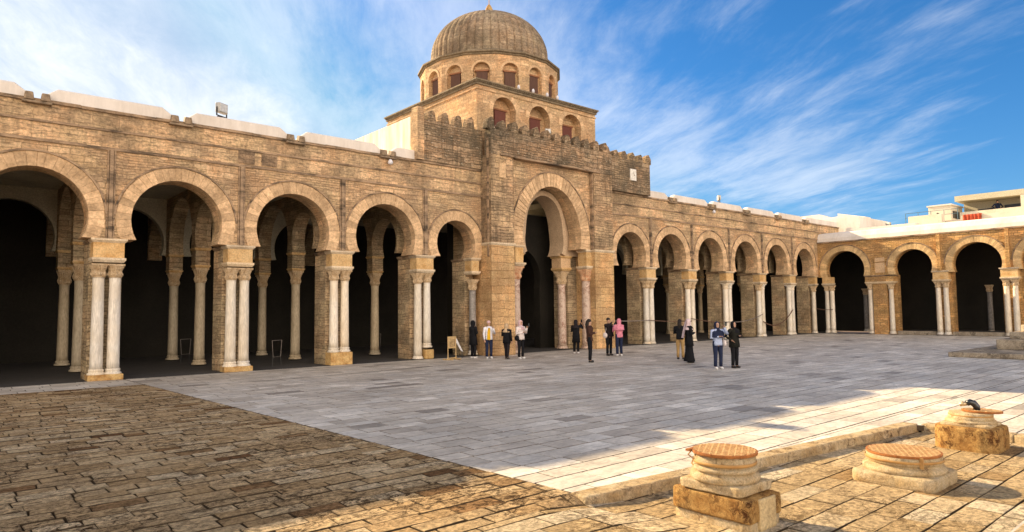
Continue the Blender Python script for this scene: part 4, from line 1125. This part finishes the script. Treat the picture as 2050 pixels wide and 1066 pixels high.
# 2: low one in the middle
w2 = empty('well_head', (9.47, 3.40, ZL), label='low round well head on a flat worn slab, middle one of three', cat='well')
def rsq(h, p=9): return lambda rr, z, a: rr * h / (abs(math.cos(a)) ** p + abs(math.sin(a)) ** p) ** (1 / p)
mb = MB().lathe([(0.97, -0.02), (1.0, 0.02), (1.0, 0.07), (1.0, 0.115), (0.985, 0.138), (0.94, 0.148), (0.7, 0.15), (0.3, 0.15)], seg=96, fn=rsq(0.485))
weld(rough(mb, 0.010).build('base_slab', 'well_stone', w2))
mb = MB().lathe([(0.445, 0.14), (0.468, 0.155), (0.475, 0.185), (0.46, 0.215), (0.43, 0.226), (0.405, 0.236), (0.405, 0.248), (0.422, 0.256), (0.432, 0.265), (0.43, 0.30), (0.432, 0.345), (0.38, 0.36)], seg=56)
weld(rough(mb, 0.008).build('moulded_base', 'well_stone', w2))
MB().lathe([(0.438, 0.285), (0.443, 0.287), (0.443, 0.315), (0.438, 0.317)], seg=56, cap=False).build('iron_band', 'iron_band', w2, smooth=True)
grating_lid(w2, 0.425, (0, 0, 0.372))
MB().box(-0.325, -0.30, -0.33, -0.29, 0.24, 0.37).build('hinge', 'iron_band', w2)
# 3: far one with a pump pipe
w3 = empty('well_head', (12.42, 3.46, ZL), label='farthest well head on an eight-sided block with a black pipe and loose rusty lid', cat='well')
mb = MB()
oct_ = [(-0.42, -0.30), (-0.30, -0.42), (0.30, -0.42), (0.42, -0.30), (0.42, 0.30), (0.30, 0.42), (-0.30, 0.42), (-0.42, 0.30)]
for i in range(12):
    pass
prf = []
vs = []
for i in range(11):
    z = -0.02 + 0.37 * i / 10
    s_ = 1.0 if i < 10 else 0.97
    for (a, b) in zip(oct_, oct_[1:] + oct_[:1]):
        for k in range(5):
            p = (a[0] + (b[0] - a[0]) * k / 5, a[1] + (b[1] - a[1]) * k / 5); vs.append((p[0] * s_, p[1] * s_, z))
m = 40
mb.add(vs, [(i * m + k, i * m + (k + 1) % m, (i + 1) * m + (k + 1) % m, (i + 1) * m + k) for i in range(10) for k in range(m)] + [tuple(range(10 * m, 11 * m))])
weld(rough(mb, 0.014).build('block', 'well_block', w3))
weld(densebox(-0.33, 0.33, -0.33, 0.33, 0.345, 0.40, rnd=0.02, amp=0.006).build('base_slab', 'well_stone', w3))
mb = MB().lathe([(0.33, 0.39), (0.35, 0.41), (0.33, 0.435), (0.30, 0.445), (0.31, 0.46), (0.30, 0.48), (0.29, 0.54), (0.28, 0.545)], seg=44)
weld(rough(mb, 0.005).build('moulded_base', 'well_stone', w3))
mb = MB().lathe([(0.293, 0.49), (0.298, 0.492), (0.298, 0.515), (0.293, 0.517)], seg=44, cap=False); mb.build('iron_band', 'iron_band', w3, smooth=True)
grating_lid(w3, 0.27, (0.14, -0.12, 0.565), (0.02, 0.03, 0.3))
pp = empty('water_pipe', (12.46, 3.38, 0.44), 0.0, label='bent black hose with a brass tap rising from the farthest well head', cat='pipe')
MB().tube([(0, 0, 0), (-0.01, 0, 0.07), (-0.03, 0.03, 0.12), (-0.06, 0.07, 0.14), (-0.08, 0.11, 0.12)], [0.05, 0.05, 0.05, 0.048, 0.045], 12).build('hose', 'pipe_black', pp, smooth=True)
MB().tube([(-0.08, 0.11, 0.122), (-0.10, 0.15, 0.105), (-0.11, 0.20, 0.10)], [0.036, 0.03, 0.034], 12).build('tap', 'pump_brass', pp, smooth=True)
MB().tube([(-0.105, 0.16, 0.10), (-0.105, 0.16, 0.15)], 0.012, 8).build('valve', 'pump_brass', pp)

# ------------------------------------------------------------ notice stands, barriers, ropes
sg = empty('notice_stand', (16.9, 23.75, 0), 0.25, label='wooden notice board on a trestle in front of the arch next to the porch', cat='sign')
for x in (-0.26, 0.26):
    MB().tube([(x, 0, 0.0), (x, 0, 1.0)], 0.022, 4).build('leg', 'pale_wood', sg)
    MB().tube([(x, -0.28, 0.03), (x, 0.28, 0.03)], 0.03, 4).build('foot', 'pale_wood', sg)
MB().box(-0.24, 0.24, -0.02, 0.02, 0.50, 1.0).build('board', 'pale_wood', sg)
mb = MB()
for (x0, x1, z0, z1) in ((-0.13, 0.17, 0.84, 0.86), (-0.15, 0.15, 0.58, 0.60), (-0.15, -0.13, 0.60, 0.80), (0.13, 0.15, 0.60, 0.82), (-0.09, 0.09, 0.76, 0.78), (-0.09, -0.07, 0.66, 0.76), (-0.05, 0.09, 0.66, 0.68)):
    mb.box(x0, x1, -0.028, -0.021, z0, z1)
mb.build('writing', 'inscription', sg)
MB().tube([(-0.3, 0, 0.08), (0.3, 0, 0.08)], 0.022, 4).build('rail', 'pale_wood', sg)
ss = empty('fallen_sign', (18.05, 24.5, 0), -0.3, label='white sign post leaning against the pier beside the notice board', cat='sign')
MB().hexa([(-0.10, 0, 0.30), (0.0, 0, 0.26), (0.0, 0.03, 0.26), (-0.10, 0.03, 0.30), (-0.40, 0.02, 0.82), (-0.30, 0.02, 0.86), (-0.30, 0.05, 0.86), (-0.40, 0.05, 0.82)]).build('panel', 'shoe_white', ss)
MB().tube([(-0.05, 0.01, 0), (-0.05, 0.01, 0.3)], 0.02, 6).build('post', 'dark_metal', ss)
for (x, y, lbn) in ((8.3, 31.5, 'thin white frame stand seen through the second arch from the left'), (10.4, 26.6, 'thin white frame stand just right of the second column pair'), (16.6, 29.6, 'thin white frame stand seen through the arch left of the notice board')):
    t = empty('barrier_frame', (x, y, 0), 0.5, label=lbn, cat='barrier', group='thin frame stands in the gallery')
    MB().tube([(-0.28, 0, 1.0), (0.28, 0, 1.0), (0.22, 0, 0.35), (-0.22, 0, 0.35), (-0.28, 0, 1.0)], 0.012, 6).build('frame', 'rope_grey', t)
    for k in (-1, 1): MB().tube([(k * 0.22, 0, 0.35), (k * 0.26, 0, 0)], 0.012, 6).build('leg', 'dark_metal', t)
def rope(pts, mat, label, r=0.025):
    P = []
    for a, b, sag in pts:
        for k in range(9):
            q = k / 8; P.append((a[0] + (b[0] - a[0]) * q, a[1] + (b[1] - a[1]) * q, a[2] + (b[2] - a[2]) * q - sag * 4 * q * (1 - q)))
    MB().tube(P, r, 6).build('rope', mat, label=label, cat='rope', group='ropes strung between the columns')
yy = 24.88
rope([((28.3, yy, 1.45), (31.9, yy, 1.42), 0.03)], 'rope_grey', 'pale rope strung between the porch and the first column pair to its right')
rope([((31.9, yy, 1.42), (36.1, yy, 1.30), 0.05), ], 'rope_brown', 'brown rope between the first and second column pairs right of the porch')
rope([((36.1, yy, 1.45), (40.4, yy, 1.15), 0.08)], 'rope_brown', 'brown rope between the second and third column pairs right of the porch')
rope([((40.4, yy, 1.15), (44.8, yy, 1.62), 0.18)], 'rope_grey', 'rope rising between the third and fourth column pairs right of the porch')
rope([((44.8, yy, 1.1), (49.2, yy, 1.9), 0.65)], 'rope_brown', 'deep sagging brown rope between the fourth and fifth column pairs right of the porch', 0.035)
rope([((53.0, yy, 1.98), (53.35, yy, 1.92), 0.02), ((53.35, 24.8, 1.92), (53.5, 23.8, 1.9), 0.05)], 'rope_brown', 'brown rope tied round the corner columns')

# ------------------------------------------------------------ people
def V(*a): return Vector(a)
def skin_mesh(name, chains, parent, mat, sub=1):
    """one continuous skinned body: chains of (point, radius) starting at shared joints"""
    vs = []; rs = []; es = []; key = {}
    def idx(p, r):
        k = tuple(round(c, 4) for c in p)
        if k not in key: key[k] = len(vs); vs.append(tuple(p)); rs.append(r)
        return key[k]
    for ch in chains:
        pi = None
        for p, r in ch:
            i = idx(p, r)
            if pi is not None and i != pi: es.append((pi, i))
            pi = i
    me = bpy.data.meshes.new(name); me.from_pydata(vs, es, []); me.materials.append(MATS[mat])
    o = bpy.data.objects.new(name, me); COL.objects.link(o); o.parent = parent
    md = o.modifiers.new('Skin', 'SKIN'); md.use_smooth_shade = True
    for i, sv in enumerate(me.skin_vertices[0].data):
        q = rs[i]
        sv.radius = (q, q) if isinstance(q, (int, float)) else q
        sv.use_root = (i == 0)
    o.modifiers.new('Subsurf', 'SUBSURF').levels = sub; o.modifiers['Subsurf'].render_levels = sub
    return o
ARMS = {   # elbow and wrist relative to the shoulder, facing -Y; x is mirrored for the left
    'down': ((0.05, 0.02, -0.28), (0.04, -0.06, -0.53)),
    'phone': ((0.06, -0.10, -0.25), (-0.08, -0.30, -0.02)),
    'high': ((0.10, -0.20, -0.10), (-0.08, -0.32, 0.12)),
    'fold': ((0.07, -0.02, -0.27), (-0.14, -0.20, -0.22)),
    'bag': ((0.10, 0.03, -0.26), (0.04, -0.10, -0.42)),
    'hip': ((0.20, 0.06, -0.22), (0.05, -0.08, -0.36)),
}
def person(loc, facing, label, top, trousers, shoe, h=1.65, arms=('down', 'down'), head='hijab', headmat='cloth_black', skirt=False, stride=0.0,
           coat=0.0, vest=None, open_top=None, bag=None, phone=False, drape=0.0, wide=1.0, long_veil=False):
    s = h / 1.72
    P = empty('person', loc, facing, label=label, cat='person')
    hipz, shz, neckz = 0.90 * s, 1.40 * s, 1.46 * s
    sx, hx = 0.185 * s * wide, 0.095 * s
    st = stride
    pel = V(0, 0, hipz + .04); ch = V(0, 0.0, 1.24 * s); neck = V(0, 0.0, neckz); hd = V(0, -0.015, 1.60 * s)
    chains = [[(pel, .12 * s), (V(0, 0, 1.08 * s), .105 * s), (ch, .125 * s), (V(0, 0, 1.40 * s), .085 * s), (neck, .052 * s), (V(0, -.01, 1.53 * s), .070 * s), (hd, (.078 * s, .092 * s)), (V(0, -.005, 1.68 * s), .062 * s), (V(0, 0, 1.715 * s), .03 * s)]]
    J = {}
    for sg, am in ((-1, arms[0]), (1, arms[1])):
        e, w = ARMS[am]
        sh = V(sg * sx, 0, shz); el = sh + V(sg * e[0], e[1], e[2]) * s; wr = sh + V(sg * w[0], w[1], w[2]) * s
        J[sg] = (sh, el, wr)
        d = (wr - el).normalized()
        hand = wr + d * 0.055 * s; side = d.cross(V(0, 0, 1)); side = side.normalized() if side.length > 0.1 else V(1, 0, 0)
        chains.append([(V(0, 0, 1.40 * s), .085 * s), (sh, .055 * s), (el, .040 * s), (wr, .026 * s), (hand, (.036 * s, .018 * s))])
        for k, ln in zip((-1.5, -.5, .5, 1.5), (.065, .08, .083, .07)):
            b = hand + side * k * 0.017 * s + d * .02 * s
            curl = V(0, -0.25, -0.35)
            chains.append([(hand, (.036 * s, .018 * s)), (b, .010 * s), (b + (d + curl * .3).normalized() * ln * .55 * s, .009 * s), (b + (d + curl).normalized() * ln * s, .007 * s)])
        b = wr + side * -sg * 0.03 * s + d * .02 * s
        chains.append([(hand, (.036 * s, .018 * s)), (b, .011 * s), (b + (d * .6 + side * -sg * .7).normalized() * .05 * s, .009 * s)])
    L = {}
    for sg in (-1, 1):
        hp = V(sg * hx, 0, hipz); fy = -st * sg
        kn = V(sg * hx * 1.1, fy * .5 - .02, 0.49 * s); an = V(sg * hx * 1.15, fy, 0.085 * s)
        L[sg] = (hp, kn, an)
        chains.append([(pel, .12 * s), (hp, .085 * s), (kn, .056 * s), (an, .036 * s), (an + V(0, -.09, -.04) * s, .03 * s)])
    skin_mesh('body', chains, P, 'skin', 1)
    # eyes
    mb = MB()
    for sg in (-1, 1): mb.ball((sg * .030 * s, -.105 * s, 1.615 * s), .011 * s, 6, 5)
    mb.build('eyes', 'eye_dark', P)
    # trousers or long dress
    if skirt:
        mb = MB(); prof = [(.13, .98), (.15, .90), (.165, .7), (.18, .45), (.215, .2), (.25, .07), (.24, .06)]
        mb.lathe([(r * s, z * s) for r, z in prof], seg=28, fn=lambda r, z, a: r * (1 + .09 * math.cos(5 * a + 1) * (1 - z / s)) * (1.0 if abs(math.sin(a)) < .6 else .88))
        mb.build('dress', trousers, P, smooth=True)
    else:
        mb = MB()
        for sg in (-1, 1):
            hp, kn, an = L[sg]
            mb.tube([V(sg * hx * .75, 0, hipz + .10 * s), hp + V(0, 0, -.02), hp.lerp(kn, .5), kn, kn.lerp(an, .5), an + V(0, 0, .01)], [.105 * s, .10 * s, .088 * s, .070 * s, .064 * s, .060 * s], 12)
        mb.build('trousers', trousers, P, smooth=True)
    # shoes
    for sg in (-1, 1):
        an = L[sg][2]
        MB().tube([(an.x, an.y + .05 * s, .035 * s), (an.x, an.y, .05 * s), (an.x, an.y - .08 * s, .042 * s), (an.x, an.y - .15 * s, .032 * s)], [.034 * s, .046 * s, .042 * s, .03 * s], 10).build('shoe', shoe, P, smooth=True)
    # top
    mb = MB()
    zb = (0.86 - coat) * s
    prof = [(.150 + coat * .08, zb), (.150, .95 * s), (.135, 1.08 * s), (.155, 1.24 * s), (.165, 1.36 * s), (.13, 1.43 * s), (.065, 1.475 * s)]
    mb.lathe([(r * s * wide, z) for r, z in prof], seg=24, fn=lambda r, z, a: r * (1.16 if abs(math.cos(a)) > .6 else .86) * (1 + .03 * math.sin(7 * a + z * 9)))
    for sg in (-1, 1):
        sh, el, wr = J[sg]
        mb.tube([sh + V(-sg * .05, 0, .0) * s, sh + V(sg * .01, 0, -.01) * s, sh.lerp(el, .5), el, el.lerp(wr, .5), wr], [.060 * s, .072 * s, .060 * s, .054 * s, .048 * s, .040 * s], 10)
    mb.build('top', top, P, smooth=True)
    if vest:
        MB().lathe([(r * s * wide * 1.03, z) for r, z in prof[:-1]], seg=24, fn=lambda r, z, a: r * (1.16 if abs(math.cos(a)) > .6 else .86)).build('vest', vest, P, smooth=True)
    if open_top:
        mb = MB(); vs = []
        for z, w, yy_ in ((zb, .10, -.150), (1.08 * s, .085, -.132), (1.24 * s, .08, -.150), (1.40 * s, .03, -.135)):
            vs += [(-w * s - .03 * s, yy_ * s, z), (w * s * .2, (yy_ - .012) * s, z)]
        vs += [(x, y + .03, z) for (x, y, z) in vs]
        mb.add(vs, [(0, 1, 3, 2), (2, 3, 5, 4), (4, 5, 7, 6), (8, 9, 11, 10), (10, 11, 13, 12), (12, 13, 15, 14), (0, 2, 10, 8), (2, 4, 12, 10), (4, 6, 14, 12), (1, 3, 11, 9), (3, 5, 13, 11), (5, 7, 15, 13), (6, 7, 15, 14), (0, 1, 9, 8)])
        mb.build('shirt_front', open_top, P)
    # head covering
    if head == 'hijab':
        mb = MB(); vs = []; seg = 22
        prof = [(.02, 1.735), (.07, 1.715), (.098, 1.66), (.106, 1.60), (.100, 1.53), (.088, 1.48), (.12, 1.43), (.165 + drape * .2, 1.36), (.17 + drape * .3, 1.30 - drape)]
        for r, z in prof:
            for k in range(seg):
                a = 2 * PI * k / seg - PI / 2
                q = r * s
                front = math.cos(a + PI / 2)
                y = q * math.sin(a) * 1.08 + .012 * s
                if 1.50 < z < 1.69 and front > .72: y += .045 * s * (front - .72) / .28 + .012 * s
                vs.append((q * math.cos(a) * (1.25 if z < 1.4 else 1), y, z * s))
        n = len(prof)
        mb.add(vs, [(i * seg + k, i * seg + (k + 1) % seg, (i + 1) * seg + (k + 1) % seg, (i + 1) * seg + k) for i in range(n - 1) for k in range(seg)] + [tuple(range(seg))])
        mb.build('headscarf', headmat, P, smooth=True)
        if long_veil:
            mb = MB(); vs = []
            for i in range(9):
                z = (1.66 - .085 * i) * s
                for k in range(7):
                    x = (-.5 + k / 6) * (.17 + .012 * i) * s; vs.append((x, (.095 + .018 * i + .012 * math.sin(k * 2.1 + i * .3)) * s, z))
            vs2 = [(x, y + .012, z) for x, y, z in vs]; nv = len(vs)
            fs = [(i * 7 + k, i * 7 + k + 1, (i + 1) * 7 + k + 1, (i + 1) * 7 + k) for i in range(8) for k in range(6)]
            mb.add(vs + vs2, fs + [tuple(j + nv for j in f) for f in fs]); mb.build('veil', headmat, P, smooth=True)
    else:
        mb = MB(); mb.ball((0, .015 * s, 1.655 * s), (.088 * s, .098 * s, .085 * s), 14, 9)
        mb.build('hair' if head != 'cap' else 'cap', headmat, P, smooth=True)
        if head == 'long':
            MB().tube([(0, .05 * s, 1.66 * s), (0, .09 * s, 1.5 * s), (0, .10 * s, 1.33 * s)], [.08 * s, .085 * s, .05 * s], 12).build('hair', headmat, P, smooth=True)
    if bag:
        sh, el, wr = J[bag[1]]
        MB().ball((bag[1] * .25 * s, -.02, .93 * s), (.07 * s, .13 * s, .13 * s), 12, 8).build('handbag', bag[0], P, smooth=True)
        MB().tube([(bag[1] * .25 * s, -.02, 1.02 * s), (bag[1] * .20 * s, -.03, 1.2 * s), (bag[1] * .15 * s, 0, 1.42 * s)], .012 * s, 6).build('strap', bag[0], P)
    if phone:
        m_ = (J[-1][2] + J[1][2]) / 2 if phone == 2 else J[phone][2] + V(0, -.05, .05)
        MB().box(m_.x - .038, m_.x + .038, m_.y - .075, m_.y - .066, m_.z + .0, m_.z + .15).build('phone', 'phone_dark', P)
    return P
cam_az = lambda x, y: math.atan2(y, x) - PI / 2 + 0.0     # heading that turns a figure towards the camera
F = lambda x, y, off=0.0: math.atan2(-x, y) * -1 * -1 + off
def face(x, y, off): return math.atan2(y, x) - PI / 2 + off   # 0: faces the camera, pi: back to it
person((18.49, 23.2, 0), face(18.5, 23.2, 0.35), 'man in yellow and white shirt, navy trousers and pale cap beside the porch pier', 'cloth_white', 'cloth_navy', 'shoe_white', 1.64,
       ('down', 'phone'), 'cap', 'cloth_palepink', open_top='cloth_yellow')
person((18.05, 23.75, 0), face(18, 23.8, 2.2), 'person in black with white shoes just left of the man in yellow', 'cloth_black', 'cloth_black', 'shoe_white', 1.66, ('fold', 'fold'), 'hijab', 'cloth_black', coat=.25)
person((18.84, 22.4, 0), face(18.8, 22.4, 2.6), 'woman in black coat and beige headscarf walking in front of the left porch pier', 'cloth_black', 'cloth_dark', 'shoe_dark', 1.52, ('down', 'fold'), 'hijab', 'cloth_beige', coat=.10, wide=1.1, stride=.1)
person((19.25, 21.95, 0), face(19.2, 22, 0.75), 'woman in pink headscarf and cream top holding a phone, black bag at her side', 'cloth_cream', 'cloth_black', 'shoe_white', 1.66, ('fold', 'phone'), 'hijab', 'cloth_palepink', bag=('cloth_black', -1), phone=1)
person((23.35, 22.6, 0), face(23.3, 22.6, 2.7), 'person in black raising a phone between the two red porch columns', 'cloth_black', 'cloth_black', 'shoe_white', 1.60, ('high', 'fold'), 'hijab', 'cloth_dark', coat=.30, phone=-1, wide=1.05)
person((19.78, 18.4, 0), face(19.8, 18.4, 1.5), 'slim woman in brown top and wide black trousers standing sideways with long dark hair', 'cloth_brown', 'cloth_black', 'shoe_dark', 1.70, ('fold', 'fold'), 'long', 'hair_dark')
person((23.38, 19.95, 0), face(23.4, 20, 3.7), 'woman in pink headscarf and pink top seen from behind, holding up a phone', 'cloth_pink', 'cloth_navy', 'shoe_white', 1.66, ('phone', 'phone'), 'hijab', 'cloth_pink', phone=2, drape=.10)
person((23.25, 20.45, 0), face(23.3, 20.4, 0.8), 'person in black with grey bag half hidden behind the woman in pink', 'cloth_dark', 'cloth_black', 'shoe_dark', 1.70, ('high', 'down'), 'short', 'hair_dark', bag=('cloth_cream', -1))
person((23.40, 16.7, 0), face(23.4, 16.7, 2.9), 'woman in black jacket and camel trousers with dark boots seen from behind', 'cloth_black', 'cloth_camel', 'shoe_dark', 1.64, ('fold', 'fold'), 'long', 'hair_dark')
person((22.15, 15.4, 0), face(22.1, 15.4, 1.9), 'woman in a long black abaya with a long pale pink headscarf', 'cloth_black', 'cloth_black', 'shoe_dark', 1.68, ('fold', 'bag'), 'hijab', 'cloth_veil', skirt=True, coat=.2, long_veil=True)
person((20.58, 13.15, 0), face(20.6, 13.15, 0.5), 'woman in light blue denim jacket and dark scarf raising a phone, cream bag beside her', 'cloth_denim', 'cloth_navy', 'shoe_white', 1.62, ('fold', 'high'), 'hijab', 'cloth_navy', drape=.16, phone=1, bag=('cloth_cream', 1))
person((21.30, 12.95, 0), face(21.3, 12.95, 0.9), 'woman all in black with belted jacket and ankle boots, rightmost of the group', 'cloth_olive', 'cloth_black', 'shoe_dark', 1.62, ('hip', 'fold'), 'hijab', 'cloth_black', coat=.10, wide=1.1)
person((23.1, 27.9, 0.01), face(23, 28, 2.0), 'dim figure walking inside the dark porch doorway', 'cloth_dark', 'cloth_dark', 'shoe_dark', 1.66, ('down', 'fold'), 'hijab', 'cloth_cream')
person((66.2, 15.7, 9.05), face(64, 15.2, 0.3), 'person in dark clothes standing on the terrace of the beige house', 'cloth_navy', 'cloth_black', 'shoe_dark', 1.65, ('hip', 'hip'), 'short', 'hair_dark')
